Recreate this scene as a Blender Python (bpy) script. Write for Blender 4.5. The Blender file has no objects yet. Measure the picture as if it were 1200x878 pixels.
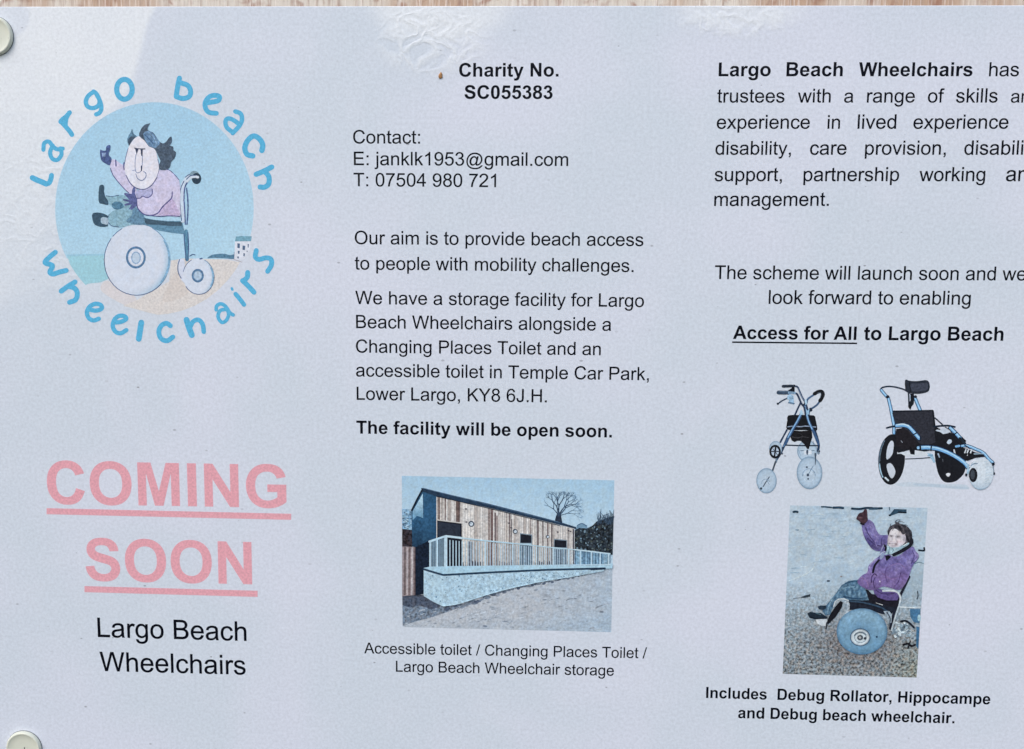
import bpy, math, random
from mathutils import Matrix, Vector
from mathutils.geometry import delaunay_2d_cdt
from mathutils.noise import noise as perlin

# ------------------------------------------------------------------ camera geometry
W, H, F = 1200.0, 878.0, 1400.0          # layout frame of the notice and focal length in the same unit
MM = 0.297 / 1330.0                      # one layout unit on the A4 notice, in metres
def _n(v):
    l = math.sqrt(sum(c*c for c in v)); return [c/l for c in v]
dh = _n([27000.0, 439.0, -F])            # page right, in camera axes (right, down, forward)
dd = [-90.0, 10200.0, F]
k = sum(a*b for a, b in zip(dd, dh))
dd = _n([a-k*b for a, b in zip(dd, dh)])
dn = [dh[1]*dd[2]-dh[2]*dd[1], dh[2]*dd[0]-dh[0]*dd[2], dh[0]*dd[1]-dh[1]*dd[0]]
DIST = F * MM * dn[2]
CX = -DIST*dh[2]/dn[2]; CD = -DIST*dd[2]/dn[2]
def P(u, v):
    """layout position -> (x, z) on the notice plane"""
    d = ((u-W/2)/F, (v-H/2)/F, 1.0)
    t = DIST/sum(a*b for a, b in zip(dn, d))
    return (CX + t*sum(a*b for a, b in zip(dh, d)), -(CD + t*sum(a*b for a, b in zip(dd, d))))

scene = bpy.context.scene
cd = bpy.data.cameras.new('camera'); cam = bpy.data.objects.new('camera', cd); scene.collection.objects.link(cam)
cd.sensor_width = 36; cd.sensor_fit = 'HORIZONTAL'; cd.lens = F/W*36
cd.clip_start = 0.01; cd.clip_end = 50
R3 = [(dh[i], dn[i], -dd[i]) for i in range(3)]          # camera right / down / forward in world axes
m = Matrix.Identity(4)
for r in range(3):
    m[r][0] = R3[0][r]; m[r][1] = -R3[1][r]; m[r][2] = -R3[2][r]
m[0][3] = CX; m[1][3] = -DIST; m[2][3] = -CD
cam.matrix_world = m
scene.camera = cam

# ------------------------------------------------------------------ light
wd = bpy.data.worlds.new('World'); scene.world = wd; wd.use_nodes = True
nt = wd.node_tree; bg = nt.nodes['Background']
sky = nt.nodes.new('ShaderNodeTexSky'); sky.sky_type = 'NISHITA'; sky.sun_disc = False
SUN_EL, SUN_AZ = math.radians(48), math.radians(212)     # azimuth from +Y clockwise: front left of the notice
sky.sun_elevation = SUN_EL; sky.sun_rotation = SUN_AZ
sky.air_density = 1.0; sky.dust_density = 2.0
nt.links.new(sky.outputs[0], bg.inputs[0]); bg.inputs[1].default_value = 0.15
sl = bpy.data.lights.new('sun', 'SUN'); sl.energy = 0.6; sl.angle = math.radians(28); sl.color = (1.0, 0.965, 0.92)
so = bpy.data.objects.new('sun', sl); scene.collection.objects.link(so)
sd = Vector((math.sin(SUN_AZ)*math.cos(SUN_EL), math.cos(SUN_AZ)*math.cos(SUN_EL), math.sin(SUN_EL)))
so.rotation_euler = sd.to_track_quat('Z', 'Y').to_euler()
so.location = sd*2
vs = scene.view_settings
vs.view_transform = 'Standard'; vs.look = 'None'; vs.gamma = 1; vs.use_curve_mapping = False
vs.exposure = 0.45

# ------------------------------------------------------------------ colours
def s2l(c):
    c /= 255.0
    return c/12.92 if c <= 0.04045 else ((c+0.055)/1.055)**2.4
GAIN = (0.79, 0.833, 0.866)                                    # light reaching the notice
TONE = (1.0, (1.0, 1.0, 1.0))                             # saturation and tint of the print being set
def C(r, g=None, b=None):
    if g is None: r, g, b = r
    m_ = (r+g+b)/3; r, g, b = [max(0, (m_+(q-m_)*TONE[0])*w_) for q, w_ in zip((r, g, b), TONE[1])]
    return tuple(min(0.95, s2l(x)/k) for x, k in zip((r, g, b), GAIN))
def mix(a, b, t):
    t = max(0.0, min(1.0, t)); return tuple(x+(y-x)*t for x, y in zip(a, b))

# ------------------------------------------------------------------ materials
def new_mat(name):
    mt = bpy.data.materials.new(name); mt.use_nodes = True
    return mt, mt.node_tree, mt.node_tree.nodes['Principled BSDF']
def nd(t, kind, **kw):
    n = t.nodes.new(kind)
    for a, b in kw.items(): setattr(n, a, b)
    return n
def math_n(t, op, a, b=None, clamp=False):
    n = nd(t, 'ShaderNodeMath', operation=op); n.use_clamp = clamp
    for i, x in enumerate((a, b)):
        if x is None: continue
        if isinstance(x, (int, float)): n.inputs[i].default_value = x
        else: t.links.new(x, n.inputs[i])
    return n.outputs[0]
def noise(t, vec, scale, detail=2, rough=0.5, dist=0.0):
    n = nd(t, 'ShaderNodeTexNoise'); n.inputs['Scale'].default_value = scale
    n.inputs['Detail'].default_value = detail; n.inputs['Roughness'].default_value = rough
    n.inputs['Distortion'].default_value = dist
    t.links.new(vec, n.inputs['Vector']); return n.outputs['Fac']
def mapping(t, scale):
    tc = nd(t, 'ShaderNodeTexCoord'); mp = nd(t, 'ShaderNodeMapping'); mp.inputs['Scale'].default_value = scale
    t.links.new(tc.outputs['Object'], mp.inputs['Vector']); return mp.outputs[0]
def mixc(t, fac, a, b, mode='MIX'):
    n = nd(t, 'ShaderNodeMix', data_type='RGBA', blend_type=mode)
    for sock, x in ((n.inputs[0], fac), (n.inputs[6], a), (n.inputs[7], b)):
        if isinstance(x, (int, float)): sock.default_value = x
        elif isinstance(x, tuple): sock.default_value = x + (1,) if len(x) == 3 else x
        else: t.links.new(x, sock)
    return n.outputs[2]
def ramp(t, fac, lo, hi):
    n = nd(t, 'ShaderNodeMapRange'); n.inputs[1].default_value = lo; n.inputs[2].default_value = hi
    n.interpolation_type = 'SMOOTHSTEP'
    t.links.new(fac, n.inputs[0]); return n.outputs[0]
PX = 1.0/MM                                               # layout units per metre

def print_mat(name, grain_scale, grain_detail, hue):
    """printed colour (kept per corner of the print) under a grain whose strength is kept with the colour"""
    mt, t, bs = new_mat(name)
    vec = mapping(t, (1, 1, 1))
    at = nd(t, 'ShaderNodeVertexColor', layer_name='ink')
    n1 = noise(t, vec, grain_scale*PX, grain_detail, 0.65)
    n2 = noise(t, vec, 0.09*PX, 2, 0.5)
    g = math_n(t, 'MULTIPLY_ADD', n1, 6.0)
    gn = t.nodes[-1]; gn.inputs[2].default_value = -3.0
    g = math_n(t, 'ADD', g, math_n(t, 'MULTIPLY', math_n(t, 'SUBTRACT', n2, 0.5), 0.8))
    g = math_n(t, 'MULTIPLY', g, at.outputs['Alpha'])
    g = math_n(t, 'ADD', g, 1.0)
    g = math_n(t, 'MAXIMUM', g, 0.08)
    col = nd(t, 'ShaderNodeVectorMath', operation='SCALE')
    t.links.new(at.outputs['Color'], col.inputs[0]); t.links.new(g, col.inputs[3])
    out = col.outputs[0]
    if hue:
        n3 = noise(t, vec, 0.22*PX, 1, 0.5)
        warm = mixc(t, math_n(t, 'MULTIPLY', ramp(t, n3, 0.4, 0.65), math_n(t, 'MULTIPLY', at.outputs['Alpha'], 1.2, True)),
                    (0.92, 1.0, 1.05), (1.12, 0.99, 0.90))
        out = mixc(t, 1.0, out, warm, 'MULTIPLY')
    t.links.new(out, bs.inputs['Base Color'])
    bs.inputs['Roughness'].default_value = 0.42
    bs.inputs['Specular IOR Level'].default_value = 0.12
    b = nd(t, 'ShaderNodeBump'); b.inputs['Strength'].default_value = 0.12; b.inputs['Distance'].default_value = 0.0002
    t.links.new(noise(t, vec, 0.35*PX, 3, 0.6), b.inputs['Height']); t.links.new(b.outputs[0], bs.inputs['Normal'])
    return mt
M_PRINT = print_mat('printed_ink', 0.36, 3, False)
M_PEBBLE = print_mat('printed_photo_grain', 0.33, 2, True)

# ------------------------------------------------------------------ mesh helpers
def tag(o, label, cat, group=None, kind=None):
    o['label'] = label; o['category'] = cat
    if group: o['group'] = group
    if kind: o['kind'] = kind
    return o
def link(name, mesh, parent=None):
    o = bpy.data.objects.new(name, mesh); scene.collection.objects.link(o)
    if parent: o.parent = parent
    return o
def empty(name, loc, parent=None):
    o = bpy.data.objects.new(name, None); scene.collection.objects.link(o)
    o.empty_display_size = 0.01; o.location = loc
    if parent: o.parent = parent
    return o

def smooth(pts, closed=False, n=6):
    """Catmull-Rom through the points"""
    out = []; N = len(pts)
    if N < 3: return list(pts)
    rng = range(N if closed else N-1)
    for i in rng:
        p1, p2 = pts[i], pts[(i+1) % N]
        p0 = pts[i-1] if (closed or i > 0) else (2*p1[0]-p2[0], 2*p1[1]-p2[1])
        p3 = pts[(i+2) % N] if (closed or i+2 < N) else (2*p2[0]-p1[0], 2*p2[1]-p1[1])
        for j in range(n):
            s = j/n; s2, s3 = s*s, s*s*s
            out.append(tuple(0.5*((2*b)+(c-a)*s+(2*a-5*b+4*c-d)*s2+(3*b-a-3*c+d)*s3) for a, b, c, d in zip(p0, p1, p2, p3)))
    if not closed: out.append(tuple(pts[-1]))
    return out
def area(p): return 0.5*sum(p[i-1][0]*p[i][1]-p[i][0]*p[i-1][1] for i in range(len(p)))
def union(faces, dots=()):
    """non-overlapping triangles covering the given simple polygons"""
    vs_, fs = [], []
    for f in faces:
        if area(f) < 0: f = f[::-1]
        b = len(vs_); vs_ += [Vector(p) for p in f]; fs.append(list(range(b, b+len(f))))
    vs_ += [Vector(q) for q in dots]
    r = delaunay_2d_cdt(vs_, [], fs, 1, 1e-4)
    return [tuple(v) for v in r[0]], [t for t, o in zip(r[2], r[5]) if len(o)]
def ribbon(pts, w, w1=None, cap=True):
    w1 = w if w1 is None else w1; out = []; N = len(pts)
    for i in range(N-1):
        (x0, y0), (x1, y1) = pts[i], pts[i+1]
        l = math.hypot(x1-x0, y1-y0)
        if l < 1e-6: continue
        nx, ny = -(y1-y0)/l, (x1-x0)/l
        a = (w+(w1-w)*i/(N-1))/2; b = (w+(w1-w)*(i+1)/(N-1))/2
        out.append([(x0+nx*a, y0+ny*a), (x0-nx*a, y0-ny*a), (x1-nx*b, y1-ny*b), (x1+nx*b, y1+ny*b)])
    for i in (range(N) if cap else range(1, N-1)):
        a = (w+(w1-w)*i/max(1, N-1))/2
        out.append([(pts[i][0]+a*math.cos(q*math.pi/5+0.1*i), pts[i][1]+a*math.sin(q*math.pi/5+0.1*i)) for q in range(10)])
    return out

STEP = 1e-6                                               # each ink layer lies this far proud of the one below
def spots(base, lst):
    """soft marks over a base colour: (x, y, sx, sy, turn, colour, strength)"""
    def fn(x, y):
        c = base(x, y) if callable(base) else base
        for cx, cy, sx, sy, a, col, k in lst:
            dx, dy = x-cx, y-cy; ca, sa = math.cos(a), math.sin(a)
            q = ((dx*ca+dy*sa)/sx)**2+((-dx*sa+dy*ca)/sy)**2
            if q < 9: c = mix(c, col, k*math.exp(-q))
        return c
    return fn
class Art:
    """collects flat printed shapes, one ink layer above the next, and links them as ONE mesh"""
    def __init__(s, layer=5, view=(0, 0, 1.0)):
        s.v, s.f, s.c, s.mi = [], [], [], []; s.layer = layer; s.view = view; s.lo = layer
    def at(s, ox, oy, sc): s.view = (ox, oy, sc); return s
    tex, tint, tsp = 0.0, 0.0, 1.6                        # print mottle: strength, hue drift, mesh spacing
    def mottle(s, c, u, v):
        if not s.tex: return c[:3]
        k = 1+s.tex*(perlin((u*0.13, v*0.13, 1.7))*0.6+perlin((u*0.33, v*0.33, 5.1))*0.8+perlin((u*0.8, v*0.8, 9.3))*0.7)
        h = s.tint*perlin((u*0.21, v*0.21, 3.3))
        return (c[0]*k*(1+h), c[1]*k, c[2]*k*(1-h))
    def dots(s, poly):
        xs = [q[0] for q in poly]; ys = [q[1] for q in poly]; o = []
        y = min(ys)+s.tsp/2
        while y < max(ys):
            x = min(xs)+s.tsp*(0.25 if int(y*7) % 2 else 0.75)
            while x < max(xs): o.append((x+0.2*math.sin(y*9+x), y+0.2*math.sin(x*7))); x += s.tsp
            y += s.tsp
        return o if len(o) < 30000 else []
    def px(s, p): return (s.view[0]+p[0]/s.view[2], s.view[1]+p[1]/s.view[2])
    cyc = 0
    def scatter(s, n=0):
        """small scattered marks share n ink layers in turn; scatter() goes back to one layer per shape"""
        if n: s.base, s.cyc, s.i = s.layer, n, 0
        else: s.layer, s.cyc = s.base+s.cyc, 0
        return s
    def up(s):
        if s.cyc: s.i += 1; s.layer = s.base+1+s.i % s.cyc
        else: s.layer += 1
    def add(s, pts, tris, col, g, mat=0):
        s.up(); b = len(s.v); y = -s.layer*STEP
        for u, v in pts:
            x, z = P(u, v); s.v.append((x, y, z))
            c = col(u, v) if callable(col) else col
            s.c.append(tuple(s.mottle(c, u, v))+(g,))
        for t in tris:
            a, b1, c1 = (s.v[b+t[0]], s.v[b+t[1]], s.v[b+t[2]])
            if (b1[0]-a[0])*(c1[2]-a[2])-(b1[2]-a[2])*(c1[0]-a[0]) < 0: t = list(t)[::-1]
            s.f.append([b+i for i in t]); s.mi.append(mat)
        return s
    def p(s, pts, col, g=0.08, sm=0, mat=0):
        if sm: pts = smooth(pts, True, sm)
        q = [s.px(w) for w in pts]; a, t = union([q], s.dots(q) if s.tex else ()); return s.add(a, t, col, g, mat)
    def dense(s, pts, d, fn, g=0.08, sm=3, mat=0):
        """finely meshed outline coloured by fn in view units"""
        q = [s.px(w) for w in (smooth(pts, True, sm) if sm else pts)]; old = s.tsp; s.tsp = d; a, t = union([q], s.dots(q)); s.tsp = old
        o = s.view
        return s.add(a, t, lambda u, v: fn((u-o[0])*o[2], (v-o[1])*o[2]), g, mat)
    def polys(s, lst, col, g=0.08, mat=0):
        a, t = union([[s.px(q) for q in pl] for pl in lst]); return s.add(a, t, col, g, mat)
    lw = ws = 1.0
    def l(s, pts, w, col, g=0.08, sm=5, w1=None, cap=True, mat=0):
        if w < 10: w *= s.lw
        w *= s.ws
        q = smooth(pts, False, sm) if sm and len(pts) > 2 else pts
        return s.polys(ribbon(q, w, w1, cap), col, g, mat)
    def ls(s, strokes, w, col, g=0.08, sm=5):
        """several strokes of one letter or drawing as one joined shape"""
        fs = []
        for st in strokes:
            ww = w
            if isinstance(st, tuple): st, ww = st
            fs += ribbon(smooth(st, False, sm) if sm and len(st) > 2 else st, ww)
        return s.polys(fs, col, g)
    def e(s, cx, cy, rx, ry, col, g=0.08, rot=0, n=40, mat=0):
        ca, sa = math.cos(rot), math.sin(rot)
        return s.p([(cx+rx*math.cos(i*2*math.pi/n)*ca-ry*math.sin(i*2*math.pi/n)*sa,
                     cy+rx*math.cos(i*2*math.pi/n)*sa+ry*math.sin(i*2*math.pi/n)*ca) for i in range(n)], col, g, 0, mat)
    def ring(s, cx, cy, rx, ry, w, col, g=0.08, a0=0, a1=360, rot=0, w1=None):
        ca, sa = math.cos(rot), math.sin(rot); n = max(6, int(abs(a1-a0)/9)); pts = []
        for i in range(n+1):
            a = math.radians(a0+(a1-a0)*i/n); x, y = rx*math.cos(a), ry*math.sin(a)
            pts.append((cx+x*ca-y*sa, cy+x*sa+y*ca))
        return s.l(pts, w, col, g, 0, w1)
    def disc(s, cx, cy, rx, ry, fn, g=0.08, nr=10, na=40, mat=0, rot=0):
        """radially meshed ellipse coloured by fn(r, angle)"""
        s.up(); b = len(s.v); y = -s.layer*STEP; ca, sa = math.cos(rot), math.sin(rot)
        for i in range(nr+1):
            for j in range(na):
                r, a = i/nr, 2*math.pi*j/na
                ex, ey = rx*r*math.cos(a), ry*r*math.sin(a)
                u, v = s.px((cx+ex*ca-ey*sa, cy+ex*sa+ey*ca)); x, z = P(u, v)
                s.v.append((x, y, z)); s.c.append(tuple(s.mottle(fn(r, a), u, v))+(g,))
        for i in range(nr):
            for j in range(na):
                q = [b+i*na+j, b+i*na+(j+1) % na, b+(i+1)*na+(j+1) % na, b+(i+1)*na+j]
                if i == 0: q = q[1:]
                s.f.append(q); s.mi.append(mat)
        return s
    def quad(s, c4, nx, ny, fn, g=0.08, mat=0):
        """four corners (TL, TR, BR, BL) meshed as a grid coloured by fn(s, t); g may depend on (s, t)"""
        s.up(); b = len(s.v); y = -s.layer*STEP; c4 = [s.px(q) for q in c4]
        for j in range(ny+1):
            for i in range(nx+1):
                a, t = i/nx, j/ny
                u, v = [(c4[0][k]*(1-a)+c4[1][k]*a)*(1-t)+(c4[3][k]*(1-a)+c4[2][k]*a)*t for k in (0, 1)]
                x, z = P(u, v); s.v.append((x, y, z))
                s.c.append(tuple(s.mottle(fn(a, t), u, v))+(g(a, t) if callable(g) else g,))
        for j in range(ny):
            for i in range(nx):
                q = b+j*(nx+1)+i
                s.f.append([q+nx+1, q+nx+2, q+1, q]); s.mi.append(mat)
        return s
    def build(s, name, parent):
        me = bpy.data.meshes.new(name); me.from_pydata(s.v, [], s.f)
        at = me.color_attributes.new('ink', 'FLOAT_COLOR', 'POINT')
        at.data.foreach_set('color', [x for c in s.c for x in c])
        me.materials.append(M_PRINT); me.materials.append(M_PEBBLE)
        me.polygons.foreach_set('material_index', s.mi)
        me.update()
        return link(name, me, parent)

# ------------------------------------------------------------------ lettering: outlines of a plain grotesque, 2048 units to the em
REG = {
'A': (1366, "M-3 0L560 1466H769L1369 0H1148L977 444H364L203 0ZM420 602H917L764 1008Q694 1193 660 1312Q632 1171 581 1032Z"),
'B': (1366, "M150 0V1466H700Q868 1466 969 1421Q1071 1377 1128 1284Q1186 1192 1186 1091Q1186 997 1135 914Q1084 831 981 780Q1114 741 1185 647Q1257 553 1257 425Q1257 322 1213 233Q1170 145 1106 97Q1042 49 945 24Q849 0 709 0ZM344 850H661Q790 850 846 867Q920 889 957 940Q995 991 995 1068Q995 1141 960 1196Q925 1252 860 1272Q795 1293 637 1293H344ZM344 173H709Q803 173 841 180Q908 192 953 220Q998 248 1027 301Q1056 355 1056 425Q1056 507 1014 567Q972 628 897 652Q823 677 683 677H344Z"),
'C': (1479, "M1204 514L1398 465Q1337 226 1178 100Q1020 -25 791 -25Q554 -25 405 71Q257 168 179 351Q102 534 102 744Q102 973 189 1143Q277 1314 438 1402Q600 1491 794 1491Q1014 1491 1164 1379Q1314 1267 1373 1064L1182 1019Q1131 1179 1034 1252Q937 1325 790 1325Q621 1325 507 1244Q394 1163 348 1026Q302 890 302 745Q302 558 356 418Q411 279 526 210Q641 141 775 141Q938 141 1051 235Q1164 329 1204 514Z"),
'E': (1366, "M162 0V1466H1222V1293H356V844H1167V672H356V173H1256V0Z"),
'H': (1479, "M164 0V1466H358V864H1120V1466H1314V0H1120V691H358V0Z"),
'J': (1024, "M59 416L234 440Q241 272 297 210Q353 148 452 148Q525 148 578 181Q631 215 651 272Q671 330 671 456V1466H865V467Q865 283 820 182Q776 81 679 28Q583 -25 453 -25Q260 -25 157 86Q55 197 59 416Z"),
'K': (1366, "M150 0V1466H344V739L1072 1466H1335L720 872L1362 0H1106L584 742L344 508V0Z"),
'L': (1139, "M150 0V1466H344V173H1067V0Z"),
'O': (1593, "M99 714Q99 1079 295 1285Q491 1492 801 1492Q1004 1492 1167 1395Q1330 1298 1415 1124Q1501 951 1501 731Q1501 508 1411 332Q1321 156 1156 65Q991 -25 800 -25Q593 -25 430 75Q267 175 183 348Q99 521 99 714ZM299 711Q299 446 441 293Q584 141 799 141Q1018 141 1159 295Q1301 449 1301 732Q1301 911 1240 1044Q1180 1178 1063 1251Q947 1325 802 1325Q596 1325 447 1183Q299 1042 299 711Z"),
'P': (1366, "M158 0V1466H711Q857 1466 934 1452Q1042 1434 1115 1383Q1188 1333 1232 1242Q1277 1151 1277 1042Q1277 855 1158 725Q1039 596 728 596H352V0ZM352 769H731Q919 769 998 839Q1077 909 1077 1036Q1077 1128 1030 1193Q984 1259 908 1280Q859 1293 727 1293H352Z"),
'T': (1251, "M531 0V1293H48V1466H1210V1293H725V0Z"),
'W': (1933, "M414 0L25 1466H224L447 505Q483 354 509 205Q565 440 575 476L854 1466H1088L1298 724Q1377 448 1412 205Q1440 344 1485 524L1715 1466H1910L1508 0H1321L1012 1117Q973 1257 966 1289Q943 1188 923 1117L612 0Z"),
'Y': (1366, "M571 0V621L6 1466H242L531 1024Q611 900 680 776Q746 891 840 1035L1124 1466H1350L765 621V0Z"),
'a': (1139, "M828 131Q728 46 635 11Q543 -24 437 -24Q262 -24 168 61Q74 147 74 280Q74 358 109 422Q145 487 202 526Q260 565 332 585Q385 599 492 612Q710 638 813 674Q814 711 814 721Q814 831 763 876Q694 937 558 937Q431 937 370 892Q310 848 281 735L105 759Q129 872 184 941Q239 1011 343 1048Q447 1086 584 1086Q720 1086 805 1054Q890 1022 930 973Q970 925 986 851Q995 805 995 685V445Q995 194 1006 127Q1018 61 1052 0H864Q836 56 828 131ZM813 533Q715 493 519 465Q408 449 362 429Q316 409 291 370Q266 332 266 285Q266 213 320 165Q375 117 480 117Q584 117 665 162Q746 208 784 287Q813 348 813 467Z"),
'b': (1139, "M301 0H134V1466H314V943Q428 1086 605 1086Q703 1086 790 1046Q878 1007 934 935Q991 864 1023 763Q1055 662 1055 547Q1055 274 920 125Q785 -24 596 -24Q408 -24 301 133ZM299 539Q299 348 351 263Q436 124 581 124Q699 124 785 226Q871 329 871 532Q871 740 788 839Q706 938 589 938Q471 938 385 835Q299 733 299 539Z"),
'c': (1024, "M828 389L1005 366Q976 183 856 79Q737 -24 563 -24Q345 -24 212 118Q80 261 80 527Q80 699 137 828Q194 957 310 1021Q427 1086 564 1086Q737 1086 847 998Q957 911 988 750L813 723Q788 830 724 884Q661 938 571 938Q435 938 350 840Q265 743 265 532Q265 318 347 221Q429 124 561 124Q667 124 738 189Q809 254 828 389Z"),
'd': (1139, "M824 0V134Q723 -24 527 -24Q400 -24 293 46Q187 116 128 241Q70 367 70 530Q70 689 123 818Q176 948 282 1017Q388 1086 519 1086Q615 1086 690 1045Q765 1005 812 940V1466H991V0ZM255 530Q255 326 341 225Q427 124 544 124Q662 124 744 220Q827 317 827 515Q827 733 743 835Q659 937 536 937Q416 937 335 839Q255 741 255 530Z"),
'e': (1139, "M862 342L1048 319Q1004 156 885 66Q766 -24 581 -24Q348 -24 211 119Q75 263 75 522Q75 790 213 938Q351 1086 571 1086Q784 1086 919 941Q1054 796 1054 533Q1054 517 1053 485H261Q271 310 360 217Q449 124 582 124Q681 124 751 176Q821 228 862 342ZM271 633H864Q852 767 796 834Q710 938 573 938Q449 938 364 855Q280 772 271 633Z"),
'f': (569, "M178 0V922H19V1062H178V1175Q178 1282 197 1334Q223 1404 288 1447Q354 1491 472 1491Q548 1491 640 1473L613 1316Q557 1326 507 1326Q425 1326 391 1291Q357 1256 357 1160V1062H564V922H357V0Z"),
'g': (1139, "M102 -88L277 -114Q288 -195 338 -232Q405 -282 521 -282Q646 -282 714 -232Q782 -182 806 -92Q820 -37 819 139Q701 0 525 0Q306 0 186 158Q66 316 66 537Q66 689 121 817Q176 946 280 1016Q385 1086 526 1086Q714 1086 836 934V1062H1002V144Q1002 -104 951 -207Q901 -311 791 -371Q682 -431 522 -431Q332 -431 215 -345Q98 -260 102 -88ZM251 550Q251 341 334 245Q417 149 542 149Q666 149 750 244Q834 340 834 544Q834 739 747 838Q661 937 539 937Q419 937 335 839Q251 742 251 550Z"),
'h': (1139, "M135 0V1466H315V940Q441 1086 633 1086Q751 1086 838 1039Q925 993 962 911Q1000 829 1000 673V0H820V673Q820 808 761 869Q703 931 596 931Q516 931 445 889Q375 848 345 777Q315 706 315 581V0Z"),
'i': (455, "M136 1259V1466H316V1259ZM136 0V1062H316V0Z"),
'j': (455, "M134 1257V1466H314V1257ZM-94 -412L-60 -259Q-6 -273 25 -273Q80 -273 107 -236Q134 -200 134 -54V1062H314V-58Q314 -254 263 -331Q198 -431 47 -431Q-26 -431 -94 -412Z"),
'k': (1024, "M136 0V1466H316V630L742 1062H975L569 668L1016 0H794L443 543L316 421V0Z"),
'l': (455, "M131 0V1466H311V0Z"),
'm': (1706, "M135 0V1062H296V913Q346 991 429 1038Q512 1086 618 1086Q736 1086 811 1037Q887 988 918 900Q1044 1086 1246 1086Q1404 1086 1489 998Q1574 911 1574 729V0H1395V669Q1395 777 1377 824Q1360 872 1314 901Q1268 930 1206 930Q1094 930 1020 855Q946 781 946 617V0H766V690Q766 810 722 870Q678 930 578 930Q502 930 437 890Q373 850 344 773Q315 696 315 551V0Z"),
'n': (1139, "M135 0V1062H297V911Q414 1086 635 1086Q731 1086 811 1051Q892 1017 932 961Q972 905 988 828Q998 778 998 653V0H818V646Q818 756 797 810Q776 865 722 897Q669 930 597 930Q482 930 398 857Q315 784 315 580V0Z"),
'o': (1139, "M68 531Q68 826 232 968Q369 1086 566 1086Q785 1086 924 942Q1063 799 1063 546Q1063 341 1001 223Q940 106 822 41Q705 -24 566 -24Q343 -24 205 119Q68 262 68 531ZM253 531Q253 327 342 225Q431 124 566 124Q700 124 789 226Q878 328 878 537Q878 734 788 835Q699 937 566 937Q431 937 342 836Q253 735 253 531Z"),
'p': (1139, "M135 -407V1062H299V924Q357 1005 430 1045Q503 1086 607 1086Q743 1086 847 1016Q951 946 1004 818Q1057 691 1057 539Q1057 376 998 245Q940 115 828 45Q717 -24 594 -24Q504 -24 432 14Q361 52 315 110V-407ZM298 525Q298 320 381 222Q464 124 582 124Q702 124 787 225Q873 327 873 540Q873 743 789 844Q706 945 590 945Q475 945 386 837Q298 730 298 525Z"),
'r': (682, "M133 0V1062H295V901Q357 1014 409 1050Q462 1086 525 1086Q616 1086 710 1028L648 861Q582 900 516 900Q457 900 410 864Q363 829 343 766Q313 670 313 556V0Z"),
's': (1024, "M63 317L241 345Q256 238 324 181Q393 124 516 124Q640 124 700 174Q760 225 760 293Q760 354 707 389Q670 413 523 450Q325 500 248 536Q172 573 132 637Q93 702 93 780Q93 851 125 911Q158 972 214 1012Q256 1043 328 1064Q401 1086 484 1086Q609 1086 703 1050Q798 1014 843 952Q888 891 905 788L729 764Q717 846 659 892Q602 938 497 938Q373 938 320 897Q267 856 267 801Q267 766 289 738Q311 709 358 690Q385 680 517 644Q708 593 783 560Q859 528 902 466Q945 404 945 312Q945 222 892 142Q840 63 741 19Q642 -24 517 -24Q310 -24 201 62Q93 148 63 317Z"),
't': (569, "M528 161L554 2Q478 -14 418 -14Q320 -14 266 17Q212 48 190 98Q168 149 168 311V922H36V1062H168V1325L347 1433V1062H528V922H347V301Q347 224 356 202Q366 180 387 167Q409 154 449 154Q479 154 528 161Z"),
'u': (1139, "M831 0V156Q707 -24 494 -24Q400 -24 318 12Q237 48 197 102Q158 157 142 236Q131 289 131 404V1062H311V473Q311 332 322 283Q339 212 394 171Q449 131 530 131Q611 131 682 172Q753 214 782 285Q812 357 812 493V1062H992V0Z"),
'v': (1024, "M430 0L26 1062H216L444 426Q481 323 512 212Q536 296 579 414L815 1062H1000L598 0Z"),
'w': (1479, "M331 0L6 1062H192L361 449L424 221Q428 238 479 440L648 1062H833L992 446L1045 243L1106 448L1288 1062H1463L1131 0H944L775 636L734 817L519 0Z"),
'x': (1024, "M15 0L403 552L44 1062H269L432 813Q478 742 506 694Q550 760 587 811L766 1062H981L614 562L1009 0H788L570 330L512 419L233 0Z"),
'y': (1024, "M127 -409L107 -240Q166 -256 210 -256Q270 -256 306 -236Q342 -216 365 -180Q382 -153 420 -46Q425 -31 436 -2L33 1062H227L448 447Q491 330 525 201Q556 325 599 443L826 1062H1006L602 -18Q537 -193 501 -259Q453 -348 391 -389Q329 -431 243 -431Q191 -431 127 -409Z"),
'0': (1139, "M85 723Q85 983 138 1141Q192 1300 297 1386Q403 1472 563 1472Q681 1472 770 1424Q859 1377 917 1287Q975 1198 1008 1069Q1041 941 1041 723Q1041 465 988 306Q935 148 829 61Q724 -25 563 -25Q351 -25 230 127Q85 310 85 723ZM270 723Q270 362 354 242Q439 123 563 123Q687 123 771 243Q856 363 856 723Q856 1085 771 1204Q687 1323 561 1323Q437 1323 363 1218Q270 1084 270 723Z"),
'1': (1139, "M763 0H583V1147Q518 1085 412 1023Q307 961 223 930V1104Q374 1175 487 1276Q600 1377 647 1472H763Z"),
'2': (1139, "M1031 173V0H62Q60 65 83 125Q120 224 201 320Q283 416 437 542Q676 738 760 852Q844 967 844 1069Q844 1176 767 1249Q691 1323 568 1323Q438 1323 360 1245Q282 1167 281 1029L96 1048Q115 1255 239 1363Q363 1472 572 1472Q783 1472 906 1355Q1029 1238 1029 1065Q1029 977 993 892Q957 807 873 713Q790 619 596 455Q434 319 388 270Q342 222 312 173Z"),
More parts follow.
